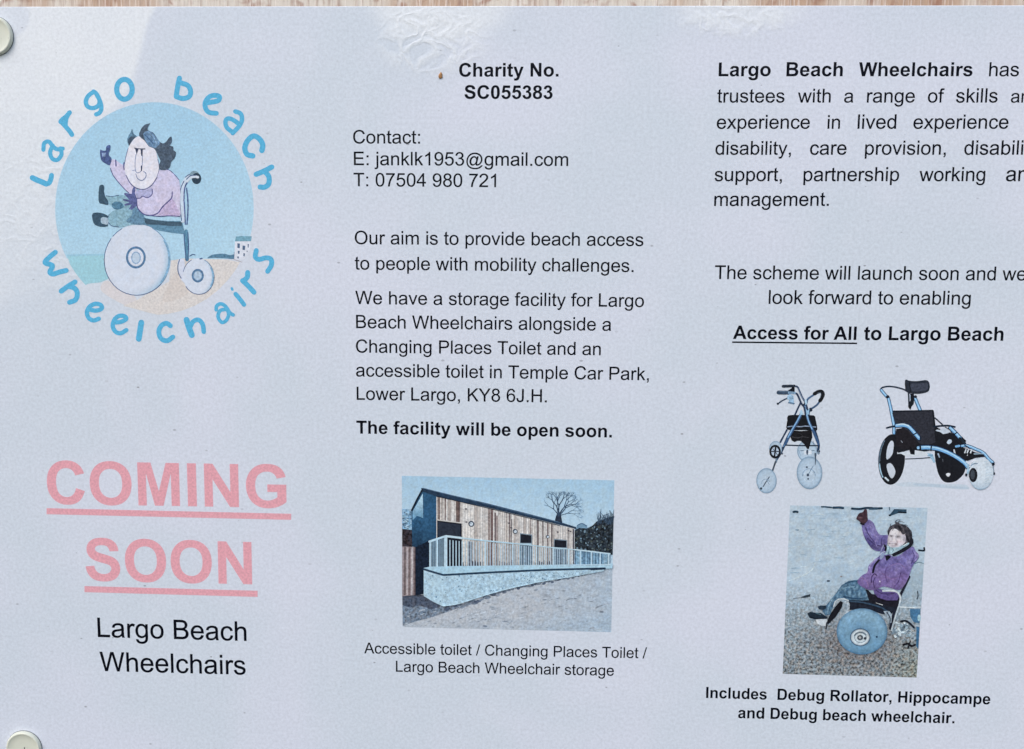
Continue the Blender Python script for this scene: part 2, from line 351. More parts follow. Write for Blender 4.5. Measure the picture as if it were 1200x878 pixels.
'3': (1139, "M86 387L266 411Q297 258 371 190Q446 123 553 123Q680 123 767 211Q855 299 855 429Q855 553 774 633Q693 714 568 714Q517 714 441 694L461 852Q479 850 490 850Q605 850 697 910Q789 970 789 1095Q789 1194 722 1259Q655 1324 549 1324Q444 1324 374 1258Q304 1192 284 1060L104 1092Q137 1273 254 1372Q371 1472 545 1472Q665 1472 766 1420Q867 1369 920 1280Q974 1191 974 1091Q974 996 923 918Q872 840 772 794Q902 764 974 669Q1046 575 1046 433Q1046 241 906 107Q766 -26 552 -26Q359 -26 231 89Q104 204 86 387Z"),
'4': (1139, "M662 0V351H26V516L695 1466H842V516H1040V351H842V0ZM662 516V1177L203 516Z"),
'5': (1139, "M85 384L274 400Q295 262 371 192Q448 123 556 123Q686 123 776 221Q866 319 866 481Q866 635 779 724Q693 813 553 813Q466 813 396 773Q326 734 286 671L117 693L259 1446H988V1274H403L324 880Q456 972 601 972Q793 972 925 839Q1057 706 1057 497Q1057 298 941 153Q800 -25 556 -25Q356 -25 229 87Q103 199 85 384Z"),
'6': (1139, "M1019 1107L840 1093Q816 1199 772 1247Q699 1324 592 1324Q506 1324 441 1276Q356 1214 307 1095Q258 976 256 756Q321 855 415 903Q509 951 612 951Q792 951 918 818Q1045 686 1045 476Q1045 338 985 219Q926 101 822 38Q718 -25 586 -25Q361 -25 219 140Q77 306 77 686Q77 1111 234 1304Q371 1472 603 1472Q776 1472 886 1375Q997 1278 1019 1107ZM284 475Q284 382 323 297Q363 212 434 167Q505 123 583 123Q697 123 779 215Q861 307 861 465Q861 617 780 704Q699 792 576 792Q454 792 369 704Q284 617 284 475Z"),
'7': (1139, "M97 1274V1447H1046V1307Q906 1158 768 911Q631 664 556 403Q502 219 487 0H302Q305 173 370 418Q435 663 556 890Q678 1118 815 1274Z"),
'8': (1139, "M362 795Q250 836 196 912Q142 988 142 1094Q142 1254 257 1363Q372 1472 563 1472Q755 1472 872 1360Q989 1249 989 1089Q989 987 935 911Q882 836 773 795Q908 751 978 653Q1049 555 1049 419Q1049 231 916 103Q783 -25 566 -25Q349 -25 216 103Q83 232 83 424Q83 567 155 663Q228 760 362 795ZM326 1100Q326 996 393 930Q460 864 567 864Q671 864 737 929Q804 995 804 1090Q804 1189 735 1256Q667 1324 565 1324Q462 1324 394 1258Q326 1192 326 1100ZM268 423Q268 346 304 274Q341 202 413 162Q485 123 568 123Q697 123 781 206Q865 289 865 417Q865 547 778 632Q692 717 562 717Q435 717 351 633Q268 549 268 423Z"),
'9': (1139, "M112 339L285 355Q307 233 369 178Q431 123 528 123Q611 123 673 161Q736 199 776 262Q816 326 843 434Q870 542 870 654Q870 666 869 690Q815 604 721 550Q628 497 519 497Q337 497 211 629Q85 761 85 977Q85 1200 216 1336Q348 1472 546 1472Q689 1472 807 1395Q926 1318 987 1175Q1049 1033 1049 763Q1049 482 988 315Q927 149 806 62Q686 -25 524 -25Q352 -25 243 70Q134 166 112 339ZM849 986Q849 1141 766 1232Q684 1323 568 1323Q448 1323 359 1225Q270 1127 270 971Q270 831 354 743Q439 656 563 656Q688 656 768 743Q849 831 849 986Z"),
'.': (569, "M186 0V205H391V0Z"),
',': (569, "M182 0V205H387V0Q387 -113 347 -182Q307 -252 220 -290L170 -213Q227 -188 254 -139Q281 -91 284 0Z"),
':': (569, "M185 857V1062H390V857ZM185 0V205H390V0Z"),
'/': (569, "M0 -25L425 1491H569L145 -25Z"),
'@': (2079, "M1138 158Q1076 85 999 40Q922 -4 845 -4Q760 -4 680 45Q600 95 550 198Q500 301 500 424Q500 576 578 728Q656 881 772 957Q888 1034 997 1034Q1080 1034 1155 990Q1231 947 1286 858L1319 1008H1492L1353 360Q1324 225 1324 211Q1324 186 1343 168Q1362 150 1389 150Q1439 150 1520 207Q1627 282 1689 408Q1752 534 1752 668Q1752 825 1672 961Q1592 1098 1433 1180Q1275 1262 1083 1262Q864 1262 683 1159Q502 1057 402 865Q303 674 303 455Q303 226 402 62Q502 -102 690 -180Q879 -259 1108 -259Q1353 -259 1518 -176Q1684 -94 1766 24H1941Q1893 -74 1777 -176Q1661 -278 1500 -338Q1340 -398 1114 -398Q906 -398 730 -344Q554 -291 430 -183Q306 -76 243 64Q164 242 164 448Q164 678 258 886Q373 1141 584 1277Q796 1413 1097 1413Q1331 1413 1517 1317Q1703 1222 1810 1033Q1902 870 1902 678Q1902 404 1710 192Q1538 2 1334 2Q1269 2 1229 21Q1189 41 1170 77Q1158 100 1152 158ZM687 412Q687 283 748 211Q809 140 888 140Q941 140 999 171Q1058 203 1111 265Q1165 327 1199 422Q1233 518 1233 614Q1233 742 1169 812Q1106 883 1015 883Q955 883 901 852Q848 822 798 754Q748 687 717 590Q687 494 687 412Z"),
}
BOLD = {
'A': (1479, "M1471 0H1149L1021 333H435L314 0H0L571 1466H884ZM926 580L724 1124L526 580Z"),
'B': (1479, "M150 1466H736Q910 1466 995 1451Q1081 1437 1148 1391Q1216 1345 1261 1268Q1306 1192 1306 1097Q1306 994 1250 908Q1195 822 1100 779Q1234 740 1306 646Q1378 552 1378 425Q1378 325 1331 230Q1285 136 1204 79Q1124 23 1006 10Q932 2 649 0H150ZM446 1222V883H640Q813 883 855 888Q931 897 974 940Q1018 984 1018 1055Q1018 1123 980 1165Q943 1208 869 1217Q825 1222 616 1222ZM446 639V247H720Q880 247 923 256Q989 268 1030 314Q1072 361 1072 439Q1072 505 1040 551Q1008 597 947 618Q887 639 685 639Z"),
'C': (1479, "M1087 539L1374 448Q1308 208 1154 91Q1001 -25 765 -25Q473 -25 285 174Q97 374 97 720Q97 1086 286 1288Q475 1491 783 1491Q1052 1491 1220 1332Q1320 1238 1370 1062L1077 992Q1051 1106 968 1172Q886 1238 768 1238Q605 1238 503 1121Q402 1004 402 742Q402 464 502 346Q602 228 762 228Q880 228 965 303Q1050 378 1087 539Z"),
'D': (1479, "M148 1466H689Q872 1466 968 1438Q1097 1400 1189 1303Q1281 1206 1329 1065Q1377 925 1377 719Q1377 538 1332 407Q1277 247 1175 148Q1098 73 967 31Q869 0 705 0H148ZM444 1218V247H665Q789 247 844 261Q916 279 963 322Q1011 365 1041 463Q1071 562 1071 732Q1071 902 1041 993Q1011 1084 957 1135Q903 1186 820 1204Q758 1218 577 1218Z"),
'G': (1593, "M831 539V786H1469V203Q1376 113 1199 44Q1023 -24 842 -24Q612 -24 441 72Q270 169 184 348Q98 528 98 739Q98 968 194 1146Q290 1324 475 1419Q616 1492 826 1492Q1099 1492 1252 1377Q1406 1263 1450 1061L1156 1006Q1125 1114 1039 1176Q954 1239 826 1239Q632 1239 517 1116Q403 993 403 751Q403 490 519 359Q635 229 823 229Q916 229 1009 265Q1103 302 1170 354V539Z"),
'H': (1479, "M150 0V1466H446V889H1026V1466H1322V0H1026V641H446V0Z"),
'I': (569, "M140 0V1466H436V0Z"),
'L': (1251, "M157 0V1454H453V247H1189V0Z"),
'M': (1706, "M145 0V1466H588L854 466L1117 1466H1561V0H1286V1154L995 0H710L420 1154V0Z"),
'N': (1479, "M150 0V1466H438L1038 487V1466H1313V0H1016L425 956V0Z"),
'O': (1593, "M89 724Q89 948 156 1100Q206 1212 292 1301Q379 1390 482 1433Q619 1491 798 1491Q1122 1491 1316 1290Q1511 1089 1511 731Q1511 376 1318 175Q1125 -25 802 -25Q475 -25 282 174Q89 374 89 724ZM391 734Q391 485 506 356Q621 228 798 228Q975 228 1088 355Q1202 483 1202 738Q1202 990 1091 1114Q981 1238 798 1238Q615 1238 503 1112Q391 987 391 734Z"),
'R': (1479, "M150 0V1466H773Q1008 1466 1114 1426Q1221 1387 1285 1286Q1349 1185 1349 1055Q1349 890 1252 782Q1155 675 962 647Q1058 591 1120 524Q1183 457 1289 286L1468 0H1114L900 319Q786 490 744 534Q702 579 655 595Q608 612 506 612H446V0ZM446 846H665Q878 846 931 864Q984 882 1014 926Q1044 970 1044 1036Q1044 1110 1004 1155Q965 1201 893 1213Q857 1218 677 1218H446Z"),
'S': (1366, "M74 477L362 505Q388 360 467 292Q547 224 682 224Q825 224 897 284Q970 345 970 426Q970 478 939 514Q909 551 833 578Q781 596 596 642Q358 701 262 787Q127 908 127 1082Q127 1194 190 1291Q254 1389 373 1440Q493 1491 662 1491Q938 1491 1077 1370Q1217 1249 1224 1047L928 1034Q909 1147 846 1196Q784 1246 659 1246Q530 1246 457 1193Q410 1159 410 1102Q410 1050 454 1013Q510 966 726 915Q942 864 1045 809Q1149 755 1207 660Q1266 566 1266 427Q1266 301 1196 191Q1126 81 998 27Q870 -26 679 -26Q401 -26 252 102Q103 231 74 477Z"),
'T': (1251, "M478 0V1218H43V1466H1208V1218H774V0Z"),
'W': (1933, "M359 0L9 1466H312L533 459L801 1466H1153L1410 442L1635 1466H1933L1577 0H1263L971 1096L680 0Z"),
'a': (1139, "M357 738L102 784Q145 938 250 1012Q355 1086 562 1086Q750 1086 842 1041Q934 997 971 928Q1009 860 1009 677L1006 349Q1006 209 1019 142Q1033 76 1070 0H792Q781 28 765 83Q758 108 755 116Q683 46 601 11Q519 -24 426 -24Q262 -24 167 65Q73 154 73 290Q73 380 116 450Q159 521 236 558Q314 596 460 624Q657 661 733 693V721Q733 802 693 836Q653 871 542 871Q467 871 425 841Q383 812 357 738ZM733 510Q679 492 562 467Q445 442 409 418Q354 379 354 319Q354 260 398 217Q442 174 510 174Q586 174 655 224Q706 262 722 317Q733 353 733 454Z"),
'b': (1251, "M135 0V1466H416V938Q546 1086 724 1086Q918 1086 1045 945Q1172 805 1172 542Q1172 270 1042 123Q913 -24 728 -24Q637 -24 548 21Q460 67 396 156V0ZM414 554Q414 389 466 310Q539 198 660 198Q753 198 818 277Q884 357 884 528Q884 710 818 790Q752 871 649 871Q548 871 481 792Q414 714 414 554Z"),
'c': (1139, "M1073 748L796 698Q782 781 732 823Q683 865 604 865Q499 865 436 792Q374 720 374 550Q374 361 437 283Q501 205 608 205Q688 205 739 250Q790 296 811 407L1087 360Q1044 170 922 73Q800 -24 595 -24Q362 -24 223 123Q85 270 85 530Q85 793 224 939Q363 1086 600 1086Q794 1086 908 1002Q1023 919 1073 748Z"),
'd': (1251, "M1121 0H860V156Q795 65 706 20Q618 -24 528 -24Q345 -24 214 123Q84 271 84 535Q84 805 211 945Q338 1086 532 1086Q710 1086 840 938V1466H1121ZM371 554Q371 384 418 308Q486 198 608 198Q705 198 773 280Q841 363 841 527Q841 710 775 790Q709 871 606 871Q506 871 438 791Q371 712 371 554Z"),
'e': (1139, "M762 338L1042 291Q988 137 871 56Q755 -24 580 -24Q303 -24 170 157Q65 302 65 523Q65 787 203 936Q341 1086 552 1086Q789 1086 926 929Q1063 773 1057 450H353Q356 325 421 255Q486 186 583 186Q649 186 694 222Q739 258 762 338ZM778 622Q775 744 715 807Q655 871 569 871Q477 871 417 804Q357 737 358 622Z"),
'f': (682, "M24 1062H180V1142Q180 1276 208 1342Q237 1408 313 1449Q390 1491 507 1491Q627 1491 742 1455L704 1259Q637 1275 575 1275Q514 1275 487 1246Q461 1218 461 1137V1062H671V841H461V0H180V841H24Z"),
'g': (1251, "M121 -70L442 -109Q450 -165 479 -186Q519 -216 605 -216Q715 -216 770 -183Q807 -161 826 -112Q839 -77 839 17V172Q713 0 521 0Q307 0 182 181Q84 324 84 537Q84 804 212 945Q341 1086 532 1086Q729 1086 857 913V1062H1120V109Q1120 -79 1089 -172Q1058 -265 1002 -318Q946 -371 852 -401Q759 -431 616 -431Q346 -431 233 -338Q120 -246 120 -104Q120 -90 121 -70ZM372 553Q372 384 437 305Q503 227 599 227Q702 227 773 307Q844 388 844 546Q844 711 776 791Q708 871 604 871Q503 871 437 792Q372 714 372 553Z"),
'h': (1251, "M416 1466V927Q552 1086 741 1086Q838 1086 916 1050Q994 1014 1033 958Q1073 902 1087 834Q1102 766 1102 623V0H821V561Q821 728 805 773Q789 818 748 844Q708 871 647 871Q577 871 522 837Q467 803 441 734Q416 666 416 532V0H135V1466Z"),
'i': (569, "M147 1206V1466H428V1206ZM147 0V1062H428V0Z"),
'l': (569, "M147 0V1466H428V0Z"),
'm': (1821, "M126 1062H385V917Q524 1086 716 1086Q818 1086 893 1044Q968 1002 1016 917Q1086 1002 1167 1044Q1248 1086 1340 1086Q1457 1086 1538 1038Q1619 991 1659 899Q1688 831 1688 679V0H1407V607Q1407 765 1378 811Q1339 871 1258 871Q1199 871 1147 835Q1095 799 1072 729Q1049 660 1049 510V0H768V582Q768 737 753 782Q738 827 706 849Q675 871 621 871Q556 871 504 836Q452 801 429 735Q407 669 407 516V0H126Z"),
'n': (1251, "M1113 0H832V542Q832 714 814 764Q796 815 755 843Q715 871 658 871Q585 871 527 831Q469 791 447 725Q426 659 426 481V0H145V1062H406V906Q545 1086 756 1086Q849 1086 926 1052Q1003 1019 1042 967Q1082 915 1097 849Q1113 783 1113 660Z"),
'o': (1251, "M82 546Q82 686 151 817Q220 948 346 1017Q473 1086 629 1086Q870 1086 1024 929Q1178 773 1178 534Q1178 293 1022 134Q867 -24 631 -24Q485 -24 352 42Q220 108 151 235Q82 363 82 546ZM370 531Q370 373 445 289Q520 205 630 205Q740 205 814 289Q889 373 889 533Q889 689 814 773Q740 857 630 857Q520 857 445 773Q370 689 370 531Z"),
'p': (1251, "M139 1062H401V906Q452 986 539 1036Q626 1086 732 1086Q917 1086 1046 941Q1175 796 1175 537Q1175 271 1045 123Q915 -24 730 -24Q642 -24 570 11Q499 46 420 131V-404H139ZM417 549Q417 370 488 284Q559 199 661 199Q759 199 824 277Q889 356 889 535Q889 702 822 783Q755 864 656 864Q553 864 485 784Q417 705 417 549Z"),
'r': (797, "M416 0H135V1062H396V911Q463 1018 516 1052Q570 1086 638 1086Q734 1086 823 1033L736 788Q665 834 604 834Q545 834 504 801Q463 769 439 684Q416 599 416 328Z"),
's': (1139, "M48 303L330 346Q348 264 403 221Q458 179 557 179Q666 179 721 219Q758 247 758 294Q758 326 738 347Q717 367 644 384Q304 459 213 521Q87 607 87 760Q87 898 196 992Q305 1086 534 1086Q752 1086 858 1015Q964 944 1004 805L739 756Q722 818 674 851Q627 884 539 884Q428 884 380 853Q348 831 348 796Q348 766 376 745Q414 717 638 666Q863 615 952 541Q1040 466 1040 332Q1040 186 918 81Q796 -24 557 -24Q340 -24 213 64Q87 152 48 303Z"),
't': (682, "M634 1062V838H442V410Q442 280 447 258Q453 237 472 223Q492 209 520 209Q559 209 633 236L657 18Q559 -24 435 -24Q359 -24 298 1Q237 27 208 67Q180 108 169 177Q160 226 160 375V838H31V1062H160V1273L442 1437V1062Z"),
'u': (1251, "M847 0V159Q789 74 694 25Q600 -24 495 -24Q388 -24 303 23Q218 70 180 155Q142 240 142 390V1062H423V574Q423 350 438 299Q454 249 495 219Q536 190 599 190Q671 190 728 229Q785 269 806 327Q827 386 827 614V1062H1108V0Z"),
'w': (1593, "M342 0L6 1062H279L478 366L661 1062H932L1109 366L1312 1062H1589L1248 0H978L795 683L615 0Z"),
'y': (1139, "M14 1062H313L567 308L815 1062H1106L731 40L664 -145Q627 -238 593 -287Q560 -336 516 -366Q473 -397 409 -414Q346 -431 266 -431Q185 -431 107 -414L82 -194Q148 -207 201 -207Q299 -207 346 -149Q393 -92 418 -3Z"),
'0': (1139, "M562 1472Q775 1472 895 1320Q1038 1140 1038 723Q1038 307 894 125Q775 -25 562 -25Q348 -25 217 139Q86 304 86 726Q86 1140 230 1322Q349 1472 562 1472ZM562 1239Q511 1239 471 1206Q431 1174 409 1090Q380 981 380 723Q380 465 406 368Q432 272 471 240Q511 208 562 208Q613 208 653 240Q693 273 715 357Q744 465 744 723Q744 981 718 1077Q692 1174 652 1206Q613 1239 562 1239Z"),
'3': (1139, "M78 387L350 420Q363 316 420 261Q477 206 558 206Q645 206 704 272Q764 338 764 450Q764 556 707 618Q650 680 568 680Q514 680 439 659L470 888Q584 885 644 937Q704 990 704 1077Q704 1151 660 1195Q616 1239 543 1239Q471 1239 420 1189Q369 1139 358 1043L99 1087Q126 1220 180 1299Q235 1379 332 1424Q430 1470 551 1470Q758 1470 883 1338Q986 1230 986 1094Q986 901 775 786Q901 759 976 665Q1052 571 1052 438Q1052 245 911 109Q770 -27 560 -27Q361 -27 230 87Q99 202 78 387Z"),
'5': (1139, "M91 377L371 406Q383 311 442 255Q501 200 578 200Q666 200 727 271Q788 343 788 487Q788 622 727 689Q667 757 570 757Q449 757 353 650L125 683L269 1446H1012V1183H482L438 934Q532 981 630 981Q817 981 947 845Q1077 709 1077 492Q1077 311 972 169Q829 -25 575 -25Q372 -25 244 84Q116 193 91 377Z"),
'8': (1139, "M329 791Q215 839 163 923Q112 1007 112 1107Q112 1275 231 1373Q350 1472 562 1472Q773 1472 892 1373Q1012 1275 1012 1107Q1012 1001 957 918Q902 836 802 791Q929 740 995 642Q1061 544 1061 416Q1061 222 926 98Q791 -25 567 -25Q359 -25 220 84Q57 213 57 438Q57 562 118 665Q180 769 329 791ZM390 1086Q390 998 439 949Q488 900 562 900Q637 900 687 949Q737 999 737 1087Q737 1169 687 1218Q638 1268 563 1268Q487 1268 438 1218Q390 1169 390 1086ZM345 432Q345 319 403 256Q461 193 561 193Q660 193 718 252Q776 311 776 432Q776 538 717 599Q658 660 559 660Q449 660 397 592Q345 525 345 432Z"),
'.': (569, "M147 0V281H428V0Z"),
',': (569, "M142 281H423V80Q423 -42 402 -112Q381 -183 322 -239Q264 -295 174 -327L119 -211Q204 -183 240 -134Q276 -85 278 0H142Z"),
}
import re
def outline(d):
    loops, cur = [], []; x = y = 0.0
    for cmd, args in re.findall(r'([MLHVQZ])([^MLHVQZ]*)', d):
        a = [float(q) for q in args.split()]
        if cmd == 'M': cur = [(a[0], a[1])]; x, y = a
        elif cmd == 'L': x, y = a; cur.append((x, y))
        elif cmd == 'H': x = a[0]; cur.append((x, y))
        elif cmd == 'V': y = a[0]; cur.append((x, y))
        elif cmd == 'Q':
            for i in range(1, 6):
                s = i/5; cur.append(((1-s)**2*x+2*s*(1-s)*a[0]+s*s*a[2], (1-s)**2*y+2*s*(1-s)*a[1]+s*s*a[3]))
            x, y = a[2], a[3]
        elif cmd == 'Z':
            if math.hypot(cur[0][0]-cur[-1][0], cur[0][1]-cur[-1][1]) < 0.5: cur.pop()
            loops.append(cur)
    return loops
_cache = {}
def inside(pt, loop):
    x, y = pt; r = False
    for i in range(len(loop)):
        (x0, y0), (x1, y1) = loop[i-1], loop[i]
        if (y0 > y) != (y1 > y) and x < (x1-x0)*(y-y0)/(y1-y0)+x0: r = not r
    return r
def glyph(ch, bold):
    key = (ch, bold)
    if key not in _cache:
        adv, d = (BOLD if bold else REG)[ch]; loops = outline(d)
        vs_, es = [], []
        for lp in loops:
            b = len(vs_); n = len(lp); vs_ += [Vector(p) for p in lp]
            es += [(b+i, b+(i+1) % n) for i in range(n)]
        r = delaunay_2d_cdt(vs_, es, [], 0, 1e-3)
        pts = [tuple(v) for v in r[0]]; tris = []
        for t in r[2]:
            c = (sum(pts[i][0] for i in t)/3, sum(pts[i][1] for i in t)/3)
            if sum(inside(c, lp) for lp in loops) % 2: tris.append(t)
        sp = 13 if bold else 24                          # ink spread
        rib = []
        for lp in loops: rib += ribbon(lp+lp[:1], sp, None, True)
        pts, tris = union([[pts[i] for i in t] for t in tris]+rib)
        _cache[key] = (adv, pts, tris, min(p[0] for p in pts), max(p[0] for p in pts))
    return _cache[key]
INK = C(2, 5, 18)
def text(art, s, bold, x0, y0, x1, y1, col=None, ky=1.0, ink=0.0):
    """set s so that its ink runs from (x0, y0) to (x1, y1) on the baseline"""
    pen = 0.0; items = []
    for ch in s:
        if ch == ' ': pen += 569; continue
        gl = glyph(ch, bold); items.append((gl, pen)); pen += gl[0]
    a = items[0][1]+items[0][0][3]; b = items[-1][1]+items[-1][0][4]
    sc = (x1-x0)/(b-a); pts, tris = [], []
    for gl, p0 in items:
        base = len(pts)
        for gx, gy in gl[1]:
            r = (p0+gx-a)*sc; f = r/(x1-x0)
            u = x0+r; v = y0+(y1-y0)*f; h = gy*sc*ky
            sl_ = 0.05-0.000098*u
            pts.append((u-sl_*h, v-h))
        tris += [[base+i for i in t] for t in gl[2]]
    return art.add(pts, tris, col or INK, 0.12 if col else 0.05)

# ------------------------------------------------------------------ the board behind
def board():
    mt, t, bs = new_mat('sawn_timber')
    v1 = mapping(t, (1, 1, 0.06)); v0 = mapping(t, (1, 1, 1)); v2 = mapping(t, (1, 1, 0.35))
    fine = noise(t, v1, 0.16*PX, 3, 0.65); fine2 = noise(t, v1, 0.42*PX, 2, 0.6)
    big = noise(t, v2, 0.011*PX, 3, 0.55, 0.6); knots = noise(t, v0, 0.05*PX, 2, 0.6, 0.5)
    c = mixc(t, ramp(t, big, 0.44, 0.62), C(194, 189, 178), C(170, 146, 125))
    c = mixc(t, math_n(t, 'MULTIPLY', ramp(t, knots, 0.52, 0.72), 0.75), c, C(138, 98, 80))
    c = mixc(t, math_n(t, 'MULTIPLY', ramp(t, fine, 0.48, 0.66), 0.7), c, C(150, 130, 116))
    c = mixc(t, math_n(t, 'MULTIPLY', ramp(t, fine2, 0.5, 0.68), 0.5), c, C(216, 211, 203))
    t.links.new(c, bs.inputs['Base Color']); bs.inputs['Roughness'].default_value = 0.8
    b = nd(t, 'ShaderNodeBump'); b.inputs['Strength'].default_value = 0.5; b.inputs['Distance'].default_value = 0.0006
    t.links.new(fine, b.inputs['Height']); t.links.new(b.outputs[0], bs.inputs['Normal'])
    x0, z1, x1, z0 = -0.55, 0.42, 0.55, -0.42
    y0, y1 = 0.0042, 0.024
    me = bpy.data.meshes.new('timber_panel')
    me.from_pydata([(x, y, z) for y in (y0, y1) for x, z in ((x0, z0), (x1, z0), (x1, z1), (x0, z1))], [],
                   [(0, 1, 2, 3), (7, 6, 5, 4), (0, 4, 5, 1), (1, 5, 6, 2), (2, 6, 7, 3), (3, 7, 4, 0)])
    me.materials.append(mt); o = link('timber_board', me)
    bv = o.modifiers.new('bevel', 'BEVEL'); bv.width = 0.001; bv.segments = 2
    tag(o, 'brown rough sawn timber board showing as a thin strip above the white notice', 'board')
board()

# ------------------------------------------------------------------ the notice: sheet
notice = empty('printed_notice', (0, 0, 0))
tag(notice, 'white laminated notice of three columns with text, round blue logo and colour pictures', 'notice')
EDGE = lambda f: 7.9-1.6*f                                # top edge of the sheet in the layout
UL, UR, VB = -44.0, 1288.0, 932.0
def pinch(t, lo, hi, v): 
    s = max(0.0, min(1.0, (v-lo)/(hi-lo))); return s*s*(3-2*s)
def interp(tab, x):
    for (a, b), (c, d) in zip(tab, tab[1:]):
        if x <= c: return b+(d-b)*max(0, (x-a))/(c-a)
    return tab[-1][1]
GLARE_EDGE = [(0, 186), (10, 181), (30, 172), (60, 165), (90, 157), (115, 147), (140, 122), (175, 96), (220, 74), (280, 58), (340, 30), (380, -40)]
GLARE_SOFT = [(0, 3), (90, 5), (130, 16), (200, 34), (380, 40)]
def glare_mask(u, v):
    """mask of the sky reflection painted into the paper colour"""
    e = interp(GLARE_EDGE, v); w = interp(GLARE_SOFT, v)
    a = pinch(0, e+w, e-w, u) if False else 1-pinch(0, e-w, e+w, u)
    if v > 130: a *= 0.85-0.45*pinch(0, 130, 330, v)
    c = math.hypot((u+4)/46.0, (v-20)/34.0); a *= 0.35+0.65*pinch(0, 0.78, 0.9, c)      # painted reflection weaker round the cap
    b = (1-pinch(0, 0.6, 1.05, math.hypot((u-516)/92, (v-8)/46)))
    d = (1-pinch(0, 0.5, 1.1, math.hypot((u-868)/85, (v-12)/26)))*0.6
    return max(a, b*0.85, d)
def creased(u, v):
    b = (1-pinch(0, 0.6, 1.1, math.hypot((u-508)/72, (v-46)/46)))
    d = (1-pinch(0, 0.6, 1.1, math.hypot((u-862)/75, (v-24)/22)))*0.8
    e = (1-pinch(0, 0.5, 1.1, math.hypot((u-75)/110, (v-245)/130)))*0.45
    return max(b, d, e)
def sheet():
    mt, t, bs = new_mat('laminated_paper')
    vec = mapping(t, (1, 1, 1)); vh = mapping(t, (0.8, 1, 1))
    at = nd(t, 'ShaderNodeAttribute', attribute_name='glare'); sp = nd(t, 'ShaderNodeSeparateColor')
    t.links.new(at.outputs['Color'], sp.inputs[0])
    glare, crease = sp.outputs[0], sp.outputs[1]
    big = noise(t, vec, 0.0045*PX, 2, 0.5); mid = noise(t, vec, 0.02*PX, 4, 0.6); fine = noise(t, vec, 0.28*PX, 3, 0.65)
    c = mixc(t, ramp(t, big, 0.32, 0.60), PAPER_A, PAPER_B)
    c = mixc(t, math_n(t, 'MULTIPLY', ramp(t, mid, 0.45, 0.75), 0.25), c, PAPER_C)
    # wrinkles of the laminate: ridges of stretched noise
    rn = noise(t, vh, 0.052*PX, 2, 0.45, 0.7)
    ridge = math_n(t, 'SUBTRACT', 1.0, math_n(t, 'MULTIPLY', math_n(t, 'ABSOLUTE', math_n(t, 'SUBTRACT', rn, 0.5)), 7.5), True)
    glare_tint = math_n(t, 'MULTIPLY', glare, math_n(t, 'ADD', 0.62, math_n(t, 'MULTIPLY', mid, 0.5)))
    c = mixc(t, math_n(t, 'MULTIPLY', glare_tint, 1.0, True), c, PAPER_GLARE)  # sky reflection painted as a lighter paper colour
    c = mixc(t, math_n(t, 'MULTIPLY', math_n(t, 'MULTIPLY', ridge, crease), 0.6), c, PAPER_GLARE)  # highlights along the wrinkle ridges, painted into the colour
    # paper tooth
    g = math_n(t, 'ADD', 0.785, math_n(t, 'MULTIPLY', fine, 0.43))
    cg = nd(t, 'ShaderNodeVectorMath', operation='SCALE'); t.links.new(c, cg.inputs[0]); t.links.new(g, cg.inputs[3])
    c = cg.outputs[0]
    # specks of grit caught under and on the film
    vo = nd(t, 'ShaderNodeTexVoronoi'); vo.inputs['Scale'].default_value = 0.045*PX
    vo.voronoi_dimensions = '2D'
    sx = nd(t, 'ShaderNodeSeparateXYZ'); t.links.new(vec, sx.inputs[0]); cx_ = nd(t, 'ShaderNodeCombineXYZ')
    t.links.new(math_n(t, 'MULTIPLY', sx.outputs[0], 0.55), cx_.inputs[0]); t.links.new(sx.outputs[2], cx_.inputs[1])
    t.links.new(cx_.outputs[0], vo.inputs['Vector'])
    pick = nd(t, 'ShaderNodeSeparateColor'); t.links.new(vo.outputs['Color'], pick.inputs[0])
    size = math_n(t, 'MULTIPLY', math_n(t, 'SUBTRACT', pick.outputs[0], 0.74), 0.26)
    speck = math_n(t, 'MULTIPLY', math_n(t, 'SUBTRACT', size, vo.outputs['Distance']), 34.0, True)
    speck = math_n(t, 'MULTIPLY', speck, math_n(t, 'ADD', 0.10, math_n(t, 'MULTIPLY', math_n(t, 'POWER', pick.outputs[1], 2.0), 0.6)))
    c = mixc(t, speck, c, C(92, 92, 98))
    t.links.new(c, bs.inputs['Base Color'])
    bs.inputs['Roughness'].default_value = 0.38; bs.inputs['Specular IOR Level'].default_value = 0.4
    h = math_n(t, 'ADD', math_n(t, 'MULTIPLY', math_n(t, 'MULTIPLY', ridge, crease), 1.0), math_n(t, 'MULTIPLY', fine, 0.16))
    h = math_n(t, 'ADD', h, math_n(t, 'MULTIPLY', mid, 0.35))
    b = nd(t, 'ShaderNodeBump'); b.inputs['Strength'].default_value = 0.35; b.inputs['Distance'].default_value = 0.00025
    t.links.new(h, b.inputs['Height']); t.links.new(b.outputs[0], bs.inputs['Normal'])
    nx, ny = 333, 231; vs_, fs, cs = [], [], []
    frac = lambda i, n, size: 0.0 if i == 0 else 1.0 if i == n else 0.9/size if i == 1 else 1-0.9/size if i == n-1 else (i-1)/(n-2)
    for j in range(ny+1):
        for i in range(nx+1):
            a, q = frac(i, nx, UR-UL), frac(j, ny, 925)
            u = UL+(UR-UL)*a; v = EDGE((u-0)/1200)*(1-q)+VB*q
            x, z = P(u, v)
            # rolled edge of the laminate
            e = min(a*(UR-UL), (1-a)*(UR-UL), q*925, (1-q)*925)
            y = 0.0 if e > 0.5 else 0.0002
            vs_.append((x, y, z)); cs += [glare_mask(u, v), creased(u, v), 0, 1]
    W1 = nx+1
    for j in range(ny):
        for i in range(nx):
            q = j*W1+i; fs.append((q+W1, q+W1+1, q+1, q))
